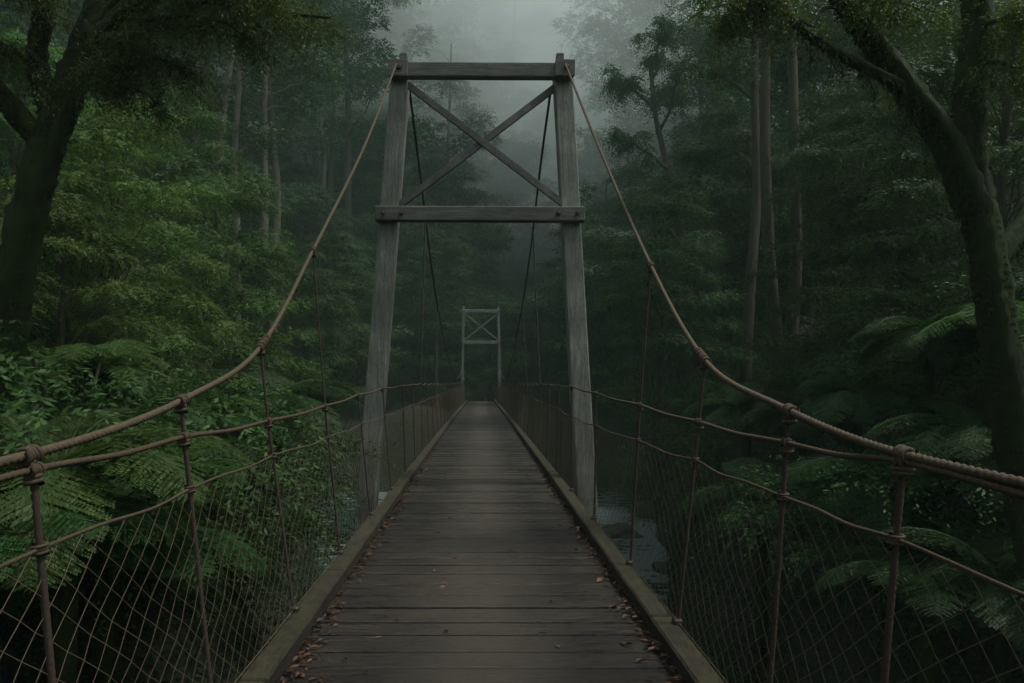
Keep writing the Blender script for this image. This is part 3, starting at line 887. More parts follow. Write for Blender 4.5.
near_tree('mossy_tree', 'huge forked mossy tree overhanging the right rail, moss strands below its leaning limb',
          [([A(1075, 1000, rt), A(1050, 640, rt), A(1022, 470, rt), A(1000, 340, rt), A(985, 240, rt), A(970, 165, rt), A(968, 100, rt), A(977, 30, rt), A(975, -40, rt), A(985, -140, rt)], .225, .11),
           ([A(975, 210, rt), A(945, 140, rt - .1), A(905, 85, rt - .2), A(868, 35, rt - .3), A(838, -8, rt - .4), A(800, -70, rt - .5)], .155, .07),
           ([A(912, 92, rt - .2), A(870, 70, rt - .4), A(822, 44, rt - .6), A(785, 12, rt - .7), A(765, -30, rt - .7)], .06, .022),
           ([A(990, 270, rt + .1), A(1040, 200, rt + .3), A(1080, 100, rt + .5)], .12, .07)],
          [(A(785, 12, 6.3), A(712, 8, 6.0), .02, 6, .3), (A(800, -10, 6.3), A(730, -12, 5.9), .03, 9, .4), (A(850, 10, 6.6), A(780, 40, 6.2), .02, 3, .35),
           (A(975, 30, rt), A(1030, 10, 6.5), .03, 9, .5), (A(980, 60, rt), A(1040, 70, 6.4), .03, 7, .45), (A(860, 0, 6.6), A(920, 10, 6.3), .025, 5, .4),
           (A(870, 20, 6.6), A(900, -30, 6.0), .03, 8, .5)],
          (.24, .050, .014, 6, 12), 5)

# --- individually placed trees
G_EUC = 'tall pale trunks on the left hillside'
for k, (px, d, sc, lab) in enumerate([
        (203, 34, .95, 'straight pale trunk, leftmost of the tall bare trunks on the left slope'),
        (222, 36, 1.0, 'slim pale trunk standing second in the row of bare trunks on the left slope'),
        (237, 33, .9, 'brightest bare trunk in the middle of the row on the left slope'),
        (258, 38, 1.05, 'slightly leaning pale trunk right of the brightest bare trunk'),
        (274, 40, 1.1, 'thin hazy trunk between the left slope row and the near tower'),
        (322, 60, 1.1, 'faint trunk in mist just left of the near tower'),
        (184, 42, 1.1, 'hazy trunk behind the bough of the leaning mossy tree')]):
    place('dead', k % 3, P_(px, d), d, sc, 'leaf_far', 'bark_pale', lab, 'tree', G_EUC, 'bare_tree', rz=k * 1.1)
for k, (px, d, sc, lab) in enumerate([
        (772, 22, .80, 'left trunk of the close pair of tall stems beyond the right rail'),
        (796, 22.6, .85, 'right trunk of the close pair of tall stems beyond the right rail'),
        (748, 25, .80, 'dark thin leaning trunk just left of the close pair of stems')]):
    place('dead', k, P_(px, d), d, sc, 'leaf_deep', 'bark', lab, 'tree', 'tall stems beyond the right rail', 'slender_tree', rz=k * 2.0, lean=(-.06 if k == 2 else 0.01 * k))

for (kind, var, px, d, sc, leaf, z, lab, nm) in [
        ('feathery', 0, 118, 12.0, .78, 'leaf_yellow', -1.2, 'yellow green fine leaved tree beside the leaning mossy trunk', 'fine_leaved_tree'),
        ('feathery', 1, 60, 10.5, .62, 'leaf_yellow', -1.6, 'low yellow green tree directly behind the leaning mossy trunk', 'fine_leaved_tree'),
        ('feathery', 2, 12, 13.5, .95, 'leaf_mid', -.6, 'dim tree at the left border above the tree ferns', 'fine_leaved_tree'),
        ('feathery', 0, 222, 19.0, .92, 'leaf_mid', -1.8, 'rounded feathery green tree left of the rising main rope', 'feathery_tree'),
        ('feathery', 1, 165, 22.0, 1.15, 'leaf_mid', -.2, 'taller green tree between the yellow green tree and the bare trunks', 'feathery_tree'),
        ('feathery', 2, 292, 27.0, .85, 'leaf_deep', -1.6, 'low dark feathery tree under the left main rope', 'feathery_tree'),
        ('feathery', 1, 335, 33.0, 1.0, 'leaf_deep', -1.0, 'dark tree behind the left post of the near tower', 'feathery_tree'),
        ('broad', 0, 700, 46.0, 1.0, 'leaf_far', None, 'olive rounded crown behind the forked misty tree on the right', 'spreading_tree'),
        ('feathery', 0, 660, 24.0, 1.0, 'leaf_deep', -1.6, 'dark bush-like tree right of the near tower behind the right main rope', 'feathery_tree'),
        ('feathery', 2, 720, 30.0, 1.45, 'leaf_deep', -1.0, 'hanging dark green tree left of the paired stems', 'feathery_tree'),
        ('feathery', 1, 860, 19.0, 1.05, 'leaf_deep', 0.0, 'dim green tree between the paired stems and the forked mossy tree', 'feathery_tree'),
        ('feathery', 0, 905, 15.0, .80, 'leaf_deep', .8, 'dark tree behind the leaning limb of the forked mossy tree', 'feathery_tree'),
        ('feathery', 2, 1010, 12.0, .9, 'leaf_mid', -.2, 'leafy tree at the right border behind the forked mossy trunk', 'feathery_tree'),
        ('broad', 1, 425, 66.0, 1.0, 'leaf_far', None, 'lit rounded crown seen through the left half of the near tower', 'spreading_tree'),
        ('broad', 2, 492, 58.0, .72, 'leaf_far', None, 'low dark tree directly behind the far tower', 'spreading_tree'),
        ('broad', 0, 455, 56.0, .68, 'leaf_far', None, 'low dark tree just left of the far tower', 'spreading_tree'),
        ('broad', 2, 540, 55.0, .72, 'leaf_far', None, 'low dark tree just right of the far tower', 'spreading_tree'),
        ('broad', 1, 600, 52.0, .80, 'leaf_far', None, 'dark rounded tree behind the right post of the near tower', 'spreading_tree'),
        ('broad', 0, 385, 54.0, .85, 'leaf_far', None, 'dark rounded tree framed between left tower post and main rope', 'spreading_tree')]:
    place(kind, var, P_(px, d), d, sc, leaf, 'bark', lab, 'tree', None, nm, z=z)

for (var, px, d, sc, lab) in [
        (0, 506, 100, 1.5, 'large soft crown in mist behind the crossing of the tower braces'),
        (1, 545, 128, 1.6, 'faint crown in the mist below the gap in the sky'),
        (2, 612, 96, 1.5, 'large misty crown right of the near tower top'),
        (0, 655, 84, 1.5, 'domed misty crown high on the right beside the gap in the sky'),
        (1, 440, 112, 1.6, 'pale misty crown under the top beam of the near tower'),
        (2, 575, 150, 1.7, 'faintest crown at the bottom of the bright gap'),
        (1, 700, 70, 1.3, 'tall domed crown left of the paired stems near the top of the slope')]:
    place('broad', var, P_(px, d), d, sc, 'leaf_far', 'bark', lab, 'tree', None, 'spreading_tree')

for (var, px, d, sc, lab) in [
        (0, 402, 92, 1.8, 'very tall misty tree directly behind the left post of the near tower'),
        (1, 432, 108, 1.9, 'very tall misty tree right of the left tower post'),
        (2, 470, 122, 2.0, 'very tall faint tree behind the crossing of the braces'),
        (0, 508, 128, 2.0, 'very tall faint tree left of the bright gap in the sky'),
        (1, 630, 88, 1.65, 'very tall misty tree right of the bright gap in the sky'),
        (2, 668, 76, 1.5, 'very tall misty tree behind the forked misty tree'),
        (0, 706, 60, 1.3, 'very tall misty tree between the forked misty tree and the paired stems'),
        (1, 350, 68, 1.4, 'very tall misty tree left of the near tower top')]:
    place('tall', var, P_(px, d), d, sc, 'leaf_far', 'bark', lab, 'tree', None, 'emergent_tree')

# --- hillside forest and bank shrubs: (name, kind, variant, x, y, scale, turn, label, group)
FOREST = [
    ('forest_tree', 'tall', 2, -20.42, 29.11, 1.066, 0.5, 'dark open-crowned tree at the left border, at the very top', 'misty trees on the left hillside'),
    ('forest_tree', 'tall', 0, 23.18, 29.92, 1.138, 5.4, 'dark open-crowned tree at the right border, level with the lower beam', 'misty trees on the right hillside'),
    ('forest_tree', 'broad', 0, 16.76, 30.27, 1.257, 4.25, 'dark rounded crown right of the paired stems, level with the braces', 'misty trees on the right hillside'),
    ('forest_tree', 'broad', 2, 23.35, 35.69, 1.158, 2.67, 'dark rounded crown left of the forked mossy trunk, level with the brace ends', 'misty trees on the right hillside'),
    ('forest_tree', 'tall', 0, -16.56, 36.35, 0.984, 6.12, 'dark open-crowned tree among the bare pale trunks, level with the braces', 'misty trees on the left hillside'),
    ('forest_tree', 'broad', 1, 18.99, 36.95, 0.998, 5.95, 'dark rounded crown behind the paired stems, under the lower beam height', 'misty trees on the right hillside'),
    ('forest_tree', 'broad', 2, -27.26, 38.63, 0.883, 6.01, 'dark rounded crown at the left border, level with the brace ends', 'misty trees on the left hillside'),
    ('forest_tree', 'broad', 0, 29.26, 42.36, 0.991, 0.52, 'dark rounded crown at the right border, under the lower beam height', 'misty trees on the right hillside'),
    ('forest_tree', 'broad', 1, 23.97, 42.54, 0.937, 4.42, 'dark rounded crown below the leaning mossy limb, under the lower beam height', 'misty trees on the right hillside'),
    ('forest_tree', 'tall', 0, 17.2, 43.09, 0.841, 4.57, 'dark open-crowned tree behind the paired stems, level with the brace ends', 'misty trees on the right hillside'),
    ('forest_tree', 'broad', 1, -25.49, 46.39, 1.032, 3.81, 'dark rounded crown right behind the leaning mossy trunk, level with the lower beam', 'misty trees on the left hillside'),
    ('forest_tree', 'broad', 1, -10.37, 48.5, 0.888, 0.1, 'dim rounded crown close left of the near tower, level with the far tower', 'misty trees on the left hillside'),
    ('forest_tree', 'broad', 1, -34.04, 48.8, 1.21, 5.8, 'dim rounded crown at the left border, at the very top', 'misty trees on the left hillside'),
    ('forest_tree', 'broad', 0, 9.49, 49.57, 1.035, 2.75, 'dim rounded crown close right of the near tower, level with the far tower', 'misty trees on the right hillside'),
    ('forest_tree', 'broad', 1, 14.65, 50.66, 1.164, 5.12, 'dim rounded crown beside the right main rope, level with the far tower', 'misty trees on the right hillside'),
    ('forest_tree', 'tall', 1, -3.25, 50.7, 0.55, 1.73, 'dim open-crowned tree left of the crossed braces, under the lower beam height', 'misty trees seen through the near tower'),
    ('forest_tree', 'tall', 2, -16.65, 50.73, 0.956, 0.18, 'dim open-crowned tree just right of the bare pale trunks, level with the brace ends', 'misty trees on the left hillside'),
    ('forest_tree', 'tall', 1, 22.68, 52.06, 0.837, 5.8, 'dim open-crowned tree behind the paired stems, level with the brace ends', 'misty trees on the right hillside'),
    ('forest_tree', 'broad', 0, -27.22, 52.63, 1.073, 0.26, 'dim rounded crown behind the hanging leafy bough, level with the brace ends', 'misty trees on the left hillside'),
    ('forest_tree', 'broad', 2, -37.94, 56.47, 1.245, 6.25, 'larger dim rounded crown right behind the leaning mossy trunk, at the very top', 'misty trees on the left hillside'),
    ('forest_tree', 'broad', 0, -24.06, 56.76, 1.138, 4.65, 'dim rounded crown among the bare pale trunks, level with the brace ends', 'misty trees on the left hillside'),
    ('forest_tree', 'broad', 0, -15.65, 57.07, 1.157, 0.92, 'dim rounded crown above the left main rope, level with the lower beam', 'misty trees on the left hillside'),
    ('forest_tree', 'tall', 1, 8.84, 57.37, 0.659, 5.64, 'dim open-crowned tree behind the right tower post, under the lower beam height', 'misty trees on the right hillside'),
    ('forest_tree', 'broad', 1, 19.29, 57.83, 1.111, 4.18, 'larger dim rounded crown left of the paired stems, under the lower beam height', 'misty trees on the right hillside'),
    ('forest_tree', 'tall', 1, 23.67, 58.61, 0.828, 3.66, 'dim open-crowned tree left of the paired stems, level with the brace ends', 'misty trees on the right hillside'),
    ('forest_tree', 'tall', 1, -32.86, 58.74, 0.903, 0.82, 'larger dim open-crowned tree right behind the leaning mossy trunk, at the very top', 'misty trees on the left hillside'),
    ('forest_tree', 'tall', 2, -5.8, 58.94, 0.587, 2.6, 'dim open-crowned tree behind the left tower post, under the lower beam height', 'misty trees seen through the near tower'),
    ('forest_tree', 'broad', 0, -12.28, 59.8, 0.903, 5.94, 'dim rounded crown above the left main rope, under the lower beam height', 'misty trees on the left hillside'),
    ('forest_tree', 'tall', 0, 43.38, 60.4, 0.977, 0.02, 'dim open-crowned tree at the right border, at the very top', 'misty trees on the right hillside'),
    ('forest_tree', 'tall', 2, -33.62, 62.71, 1.111, 0.36, 'smaller dim open-crowned tree right behind the leaning mossy trunk, at the very top', 'misty trees on the left hillside'),
    ('forest_tree', 'tall', 1, 12.03, 62.77, 0.736, 6.27, 'dim open-crowned tree close right of the near tower, level with the lower beam', 'misty trees on the right hillside'),
    ('forest_tree', 'broad', 0, 24.93, 63.39, 0.885, 5.99, 'smaller dim rounded crown left of the paired stems, under the lower beam height', 'misty trees on the right hillside'),
    ('forest_tree', 'broad', 1, -9.44, 64.16, 1.033, 5.28, 'dim rounded crown close left of the near tower, under the lower beam height', 'misty trees on the left hillside'),
    ('forest_tree', 'broad', 1, -5.2, 64.24, 1.192, 4.6, 'dim rounded crown left of the crossed braces, under the lower beam height', 'misty trees seen through the near tower'),
    ('forest_tree', 'broad', 1, -17.37, 64.85, 0.899, 0.27, 'dim rounded crown just right of the bare pale trunks, level with the lower beam', 'misty trees on the left hillside'),
    ('forest_tree', 'tall', 2, 35.59, 64.97, 0.888, 4.37, 'dim open-crowned tree below the leaning mossy limb, level with the top beam', 'misty trees on the right hillside'),
    ('forest_tree', 'broad', 0, 14.75, 65.06, 1.153, 3.1, 'dim rounded crown close right of the near tower, under the lower beam height', 'misty trees on the right hillside'),
    ('forest_tree', 'broad', 2, -23.36, 65.55, 1.022, 3.09, 'dim rounded crown just right of the bare pale trunks, level with the brace ends', 'misty trees on the left hillside'),
    ('forest_tree', 'broad', 1, -37.72, 66.35, 1.051, 3.22, 'smaller dim rounded crown right behind the leaning mossy trunk, at the very top', 'misty trees on the left hillside'),
    ('forest_tree', 'broad', 1, -24.24, 70.24, 0.93, 2.64, 'misty rounded crown just right of the bare pale trunks, level with the brace ends', 'misty trees on the left hillside'),
    ('forest_tree', 'broad', 2, -9.02, 70.48, 1.066, 1.67, 'misty rounded crown behind the left tower post, level with the lower beam', 'misty trees on the left hillside'),
    ('forest_tree', 'broad', 0, 11.99, 71.28, 1.047, 2.89, 'misty rounded crown behind the right tower post, under the lower beam height', 'misty trees seen through the near tower'),
    ('forest_tree', 'broad', 0, 14.83, 71.51, 1.222, 4.07, 'larger misty rounded crown close right of the near tower, level with the lower beam', 'misty trees on the right hillside'),
    ('forest_tree', 'tall', 0, -15.76, 72.19, 1.148, 3.58, 'misty open-crowned tree above the left main rope, level with the top beam', 'misty trees on the left hillside'),
    ('forest_tree', 'tall', 0, 22.33, 72.21, 0.941, 5.59, 'misty open-crowned tree right of the right main rope, level with the braces', 'misty trees on the right hillside'),
    ('forest_tree', 'broad', 2, -1.41, 72.29, 1.073, 3.21, 'misty rounded crown behind the crossed braces, under the lower beam height', 'misty trees seen through the near tower'),
    ('forest_tree', 'tall', 1, -31.44, 73.33, 0.876, 0.1, 'misty open-crowned tree behind the hanging leafy bough, level with the top beam', 'misty trees on the left hillside'),
    ('forest_tree', 'tall', 0, -18.09, 76.69, 1.154, 0.78, 'larger misty open-crowned tree above the left main rope, level with the brace ends', 'misty trees on the left hillside'),
    ('forest_tree', 'tall', 0, 40.23, 77.43, 0.891, 0.22, 'misty open-crowned tree below the leaning mossy limb, level with the top beam', 'misty trees on the right hillside'),
    ('forest_tree', 'broad', 0, -33.58, 77.58, 1.183, 5.78, 'larger misty rounded crown among the bare pale trunks, level with the top beam', 'misty trees on the left hillside'),
    ('forest_tree', 'tall', 1, -4.0, 78.8, 1.187, 4.38, 'misty open-crowned tree left of the crossed braces, level with the brace ends', 'misty trees seen through the near tower'),
    ('forest_tree', 'broad', 1, 18.9, 80.31, 1.132, 4.76, 'smaller misty rounded crown close right of the near tower, level with the lower beam', 'misty trees on the right hillside'),
    ('forest_tree', 'tall', 0, 32.47, 80.52, 1.0, 1.89, 'misty open-crowned tree behind the paired stems, level with the top beam', 'misty trees on the right hillside'),
    ('forest_tree', 'tall', 0, -23.78, 80.62, 0.9, 4.58, 'misty open-crowned tree just right of the bare pale trunks, level with the top beam', 'misty trees on the left hillside'),
    ('forest_tree', 'broad', 0, -11.67, 80.7, 1.173, 1.29, 'larger misty rounded crown close left of the near tower, level with the brace ends', 'misty trees on the left hillside'),
    ('forest_tree', 'tall', 2, 29.52, 83.65, 1.162, 4.87, 'misty open-crowned tree right of the right main rope, at the very top', 'misty trees on the right hillside'),
    ('forest_tree', 'tall', 1, 50.55, 83.98, 0.981, 1.05, 'misty open-crowned tree left of the forked mossy trunk, at the very top', 'misty trees on the right hillside'),
    ('forest_tree', 'tall', 1, 36.37, 84.19, 0.827, 5.18, 'misty open-crowned tree right of the paired stems, level with the braces', 'misty trees on the right hillside'),
    ('forest_tree', 'broad', 0, -4.23, 84.55, 1.233, 5.05, 'misty rounded crown left of the crossed braces, level with the lower beam', 'misty trees seen through the near tower'),
    ('forest_tree', 'tall', 0, 23.1, 85.11, 0.976, 6.14, 'misty open-crowned tree beside the right main rope, level with the braces', 'misty trees on the right hillside'),
    ('forest_tree', 'broad', 2, -25.22, 86.07, 1.032, 4.54, 'larger misty rounded crown just right of the bare pale trunks, level with the braces', 'misty trees on the left hillside'),
    ('forest_tree', 'broad', 2, -13.5, 86.74, 1.067, 4.9, 'smaller misty rounded crown close left of the near tower, level with the brace ends', 'misty trees on the left hillside'),
    ('forest_tree', 'tall', 1, -19.44, 87.5, 1.055, 3.53, 'larger misty open-crowned tree above the left main rope, level with the braces', 'misty trees on the left hillside'),
    ('forest_tree', 'tall', 1, -13.32, 91.89, 0.825, 4.75, 'larger misty open-crowned tree close left of the near tower, level with the top beam', 'misty trees on the left hillside'),
    ('forest_tree', 'broad', 2, -6.13, 92.09, 0.983, 3.6, 'misty rounded crown left of the crossed braces, level with the brace ends', 'misty trees seen through the near tower'),
    ('forest_tree', 'broad', 2, -33.75, 92.17, 1.203, 2.67, 'smaller misty rounded crown among the bare pale trunks, level with the top beam', 'misty trees on the left hillside'),
    ('forest_tree', 'tall', 0, -24.15, 93.81, 0.856, 2.46, 'smaller misty open-crowned tree above the left main rope, level with the brace ends', 'misty trees on the left hillside'),
    ('forest_tree', 'tall', 1, 14.98, 93.84, 0.736, 2.68, 'misty open-crowned tree close right of the near tower, level with the brace ends', 'misty trees on the right hillside'),
    ('forest_tree', 'broad', 1, -18.58, 94.57, 1.179, 0.11, 'misty rounded crown above the left main rope, level with the braces', 'misty trees on the left hillside'),
    ('forest_tree', 'broad', 1, 50.93, 98.07, 1.076, 3.72, 'misty rounded crown right of the paired stems, level with the braces', 'misty trees on the right hillside'),
    ('forest_tree', 'tall', 1, -10.35, 98.82, 1.073, 5.49, 'misty open-crowned tree behind the left tower post, level with the braces', 'misty trees seen through the near tower'),
    ('forest_tree', 'broad', 2, -29.42, 99.1, 1.13, 5.9, 'smaller misty rounded crown just right of the bare pale trunks, level with the braces', 'misty trees on the left hillside'),
    ('forest_tree', 'tall', 2, -19.73, 99.46, 1.109, 1.8, 'smaller misty open-crowned tree close left of the near tower, level with the top beam', 'misty trees on the left hillside'),
    ('forest_tree', 'tall', 2, 3.59, 101.27, 0.55, 1.51, 'misty open-crowned tree right of the crossed braces, level with the lower beam', 'misty trees seen through the near tower'),
    ('forest_tree', 'tall', 0, -5.21, 101.53, 1.054, 5.0, 'misty open-crowned tree left of the crossed braces, level with the braces', 'misty trees seen through the near tower'),
    ('forest_tree', 'tall', 2, 19.05, 101.68, 0.624, 2.95, 'misty open-crowned tree close right of the near tower, level with the lower beam', 'misty trees on the right hillside'),
    ('forest_tree', 'tall', 1, -25.62, 102.48, 1.111, 5.01, 'smaller misty open-crowned tree above the left main rope, level with the braces', 'misty trees on the left hillside'),
    ('forest_tree', 'broad', 1, -19.49, 104.53, 1.003, 5.42, 'misty rounded crown close left of the near tower, level with the braces', 'misty trees on the left hillside'),
    ('forest_tree', 'broad', 0, -9.42, 105.3, 1.123, 3.73, 'faint rounded crown behind the left tower post, level with the brace ends', 'misty trees seen through the near tower'),
    ('forest_tree', 'tall', 2, 26.23, 106.0, 1.185, 0.91, 'clearest faint open-crowned tree beside the right main rope, level with the braces', 'misty trees on the right hillside'),
    ('forest_tree', 'broad', 0, -3.62, 107.28, 0.899, 2.97, 'smaller faint rounded crown behind the crossed braces, level with the lower beam', 'misty trees seen through the near tower'),
    ('forest_tree', 'tall', 2, 4.82, 108.8, 0.692, 1.57, 'faint open-crowned tree right of the crossed braces, level with the brace ends', 'misty trees seen through the near tower'),
    ('forest_tree', 'broad', 0, -2.63, 112.57, 1.169, 3.6, 'larger faint rounded crown behind the crossed braces, level with the lower beam', 'misty trees seen through the near tower'),
    ('forest_tree', 'tall', 0, 29.0, 114.17, 1.185, 5.98, 'small faint open-crowned tree beside the right main rope, level with the braces', 'misty trees on the right hillside'),
    ('forest_tree', 'tall', 0, 0.76, 116.14, 1.031, 3.52, 'faint open-crowned tree behind the crossed braces, level with the braces', 'misty trees seen through the near tower'),
    ('forest_tree', 'broad', 1, 7.48, 119.92, 1.044, 4.91, 'faint rounded crown right of the crossed braces, level with the lower beam', 'misty trees seen through the near tower'),
    ('forest_tree', 'tall', 0, 4.0, 120.64, 1.175, 1.21, 'most visible faint open-crowned tree right of the crossed braces, level with the braces', 'misty trees seen through the near tower'),
    ('forest_tree', 'tall', 1, 32.58, 134.48, 1.028, 2.72, 'broad faint open-crowned tree beside the right main rope, level with the braces', 'misty trees on the right hillside'),
    ('forest_tree', 'tall', 1, 44.96, 134.56, 1.174, 0.43, 'faint open-crowned tree right of the right main rope, at the very top', 'misty trees on the right hillside'),
    ('forest_tree', 'tall', 0, 3.67, 135.16, 0.929, 1.33, 'half-hidden faint open-crowned tree right of the crossed braces, level with the braces', 'misty trees seen through the near tower'),
    ('forest_tree', 'broad', 1, 32.01, 143.47, 1.046, 1.52, 'faint rounded crown close right of the near tower, level with the braces', 'misty trees on the right hillside'),
    ('forest_tree', 'tall', 2, 32.56, 147.22, 1.068, 0.29, 'faint open-crowned tree close right of the near tower, level with the braces', 'misty trees on the right hillside'),
    ('forest_tree', 'tall', 2, -9.04, 147.79, 0.82, 0.74, 'small faint open-crowned tree left of the crossed braces, at the very top', 'misty trees seen through the near tower'),
    ('forest_tree', 'tall', 0, 35.4, 154.97, 1.089, 0.27, 'faintest faint open-crowned tree beside the right main rope, level with the braces', 'misty trees on the right hillside'),
    ('forest_tree', 'broad', 1, 10.11, 157.51, 0.924, 5.49, 'larger faint rounded crown right of the crossed braces, level with the brace ends', 'misty trees seen through the near tower'),
    ('forest_tree', 'tall', 0, 3.37, 157.66, 1.119, 1.09, 'faint open-crowned tree behind the crossed braces, level with the top beam', 'misty trees seen through the near tower'),
    ('forest_tree', 'tall', 2, -11.14, 158.5, 0.913, 3.23, 'broad faint open-crowned tree left of the crossed braces, at the very top', 'misty trees seen through the near tower'),
    ('forest_tree', 'broad', 2, 3.71, 162.79, 0.993, 0.26, 'smaller faint rounded crown right of the crossed braces, level with the brace ends', 'misty trees seen through the near tower'),
    ('forest_tree', 'broad', 1, 37.02, 162.9, 1.085, 5.22, 'faint rounded crown beside the right main rope, level with the braces', 'misty trees on the right hillside'),
    ('forest_tree', 'tall', 0, -5.93, 165.07, 1.113, 5.34, 'clearest faint open-crowned tree left of the crossed braces, at the very top', 'misty trees seen through the near tower'),
    ('forest_tree', 'tall', 0, -5.16, 170.26, 0.953, 3.46, 'faintest faint open-crowned tree left of the crossed braces, at the very top', 'misty trees seen through the near tower'),
    ('forest_tree', 'tall', 0, 10.2, 170.8, 0.925, 5.03, 'least visible faint open-crowned tree right of the crossed braces, level with the braces', 'misty trees seen through the near tower'),
    ('bank_shrub', 'shrub', 1, -13.65, 43.7, 1.638, 1.98, 'larger distant shrub behind the third left post, above the handrail', 'shrubs on the river banks'),
    ('bank_shrub', 'shrub', 2, -4.49, 7.16, 1.655, 0.35, 'larger leafy bank shrub between the first and second left posts, above the handrail', 'shrubs on the river banks'),
    ('bank_shrub', 'shrub', 1, -7.78, 24.76, 1.335, 3.33, 'smaller dark shrub near the fourth left post, behind the netting', 'shrubs on the river banks'),
    ('bank_shrub', 'shrub', 1, -6.68, 12.38, 1.011, 3.48, 'smaller leafy bank shrub between the first and second left posts, above the handrail', 'shrubs on the river banks'),
    ('bank_shrub', 'shrub', 0, -10.68, 40.86, 1.072, 2.82, 'distant bank shrub near the fourth left post, behind the netting', 'shrubs on the river banks'),
    ('bank_shrub', 'shrub', 0, -7.67, 14.19, 1.453, 5.45, 'leafy bank shrub behind the second left post, above the handrail', 'shrubs on the river banks'),
    ('bank_shrub', 'shrub', 1, -14.5, 44.66, 1.139, 3.95, 'smaller distant shrub behind the third left post, above the handrail', 'shrubs on the river banks'),
    ('bank_shrub', 'shrub', 2, -4.8, 20.45, 1.017, 4.36, 'dark bank shrub beside the left tower leg, low over the river', 'shrubs on the river banks'),
    ('bank_shrub', 'shrub', 0, -3.55, 8.61, 1.382, 4.13, 'leafy bank shrub behind the third left post, behind the netting', 'shrubs on the river banks'),
    ('bank_shrub', 'shrub', 1, -5.72, 6.14, 1.17, 2.7, 'leafy bank shrub behind the first left post, above the handrail', 'shrubs on the river banks'),
    ('bank_shrub', 'shrub', 2, -7.46, 18.4, 1.285, 0.25, 'smaller dark shrub between the second and third left posts, above the handrail', 'shrubs on the river banks'),
    ('bank_shrub', 'shrub', 0, -5.61, 18.63, 1.464, 5.82, 'larger dark shrub near the fourth left post, behind the netting', 'shrubs on the river banks'),
    ('bank_shrub', 'shrub', 2, -10.41, 44.21, 1.505, 3.38, 'distant bank shrub beside the left tower leg, behind the netting', 'shrubs on the river banks'),
    ('bank_shrub', 'shrub', 1, -6.77, 20.19, 1.52, 1.56, 'dark bank shrub near the fourth left post, above the handrail', 'shrubs on the river banks'),
    ('bank_shrub', 'shrub', 0, 8.26, 10.32, 1.538, 4.27, 'larger leafy bank shrub left of the forked mossy trunk, above the handrail', 'shrubs on the river banks'),
    ('bank_shrub', 'shrub', 1, 9.42, 40.39, 1.657, 5.99, 'distant bank shrub near the fifth right post, low over the river', 'shrubs on the river banks'),
    ('bank_shrub', 'shrub', 2, 5.8, 9.65, 1.389, 2.78, 'leafy bank shrub behind the first right post, behind the netting', 'shrubs on the river banks'),
    ('bank_shrub', 'shrub', 0, 11.21, 42.72, 1.639, 3.91, 'smaller distant shrub near the fifth right post, behind the netting', 'shrubs on the river banks'),
    ('bank_shrub', 'shrub', 1, 9.19, 27.81, 1.153, 5.21, 'smaller dark shrub at the bend of the right main rope, behind the netting', 'shrubs on the river banks'),
    ('bank_shrub', 'shrub', 2, 4.65, 13.1, 1.019, 0.01, 'leafy bank shrub left of the paired stems, low over the river', 'shrubs on the river banks'),
    ('bank_shrub', 'shrub', 0, 14.28, 33.57, 1.029, 1.5, 'smaller distant shrub below the paired stems, above the handrail', 'shrubs on the river banks'),
    ('bank_shrub', 'shrub', 2, 7.3, 22.24, 1.375, 4.54, 'larger dark shrub at the bend of the right main rope, behind the netting', 'shrubs on the river banks'),
    ('bank_shrub', 'shrub', 0, 11.89, 39.05, 1.237, 4.74, 'half-hidden distant shrub at the bend of the right main rope, above the handrail', 'shrubs on the river banks'),
    ('bank_shrub', 'shrub', 0, 14.31, 35.27, 1.404, 5.53, 'larger distant shrub below the paired stems, above the handrail', 'shrubs on the river banks'),
    ('bank_shrub', 'shrub', 1, 9.74, 37.52, 1.248, 0.94, 'larger distant shrub near the fifth right post, behind the netting', 'shrubs on the river banks'),
    ('bank_shrub', 'shrub', 2, 9.03, 11.97, 1.136, 5.35, 'smaller leafy bank shrub left of the forked mossy trunk, above the handrail', 'shrubs on the river banks'),
    ('bank_shrub', 'shrub', 0, 12.29, 24.13, 1.582, 5.39, 'smaller dark shrub right of the second right post, above the handrail', 'shrubs on the river banks'),
    ('bank_shrub', 'shrub', 1, 11.88, 45.04, 1.291, 4.77, 'distant bank shrub at the bend of the right main rope, behind the netting', 'shrubs on the river banks'),
    ('bank_shrub', 'shrub', 2, 11.52, 35.18, 1.133, 3.62, 'least visible distant shrub at the bend of the right main rope, above the handrail', 'shrubs on the river banks'),
    ('bank_shrub', 'shrub', 0, 6.74, 22.15, 1.202, 6.08, 'dark bank shrub at the bend of the right main rope, low over the river', 'shrubs on the river banks'),
    ('bank_shrub', 'shrub', 1, 14.86, 45.54, 1.402, 5.08, 'most visible distant shrub at the bend of the right main rope, above the handrail', 'shrubs on the river banks'),
    ('bank_shrub', 'shrub', 2, 8.87, 25.97, 0.971, 0.03, 'dark bank shrub left of the paired stems, above the handrail', 'shrubs on the river banks'),
    ('bank_shrub', 'shrub', 0, 9.28, 16.89, 1.594, 5.25, 'larger dark shrub right of the second right post, above the handrail', 'shrubs on the river banks'),
    ('bank_shrub', 'shrub', 1, 10.08, 20.45, 1.52, 1.46, 'most visible dark bank shrub below the paired stems, above the handrail', 'shrubs on the river banks'),
    ('bank_shrub', 'shrub', 2, 12.36, 33.78, 1.508, 1.98, 'distant bank shrub left of the paired stems, above the handrail', 'shrubs on the river banks'),
    ('bank_shrub', 'shrub', 0, 9.62, 20.54, 1.125, 3.51, 'half-hidden dark bank shrub below the paired stems, above the handrail', 'shrubs on the river banks'),
    ('bank_shrub', 'shrub', 1, 11.27, 25.43, 1.453, 4.92, 'least visible dark bank shrub below the paired stems, above the handrail', 'shrubs on the river banks'),
]
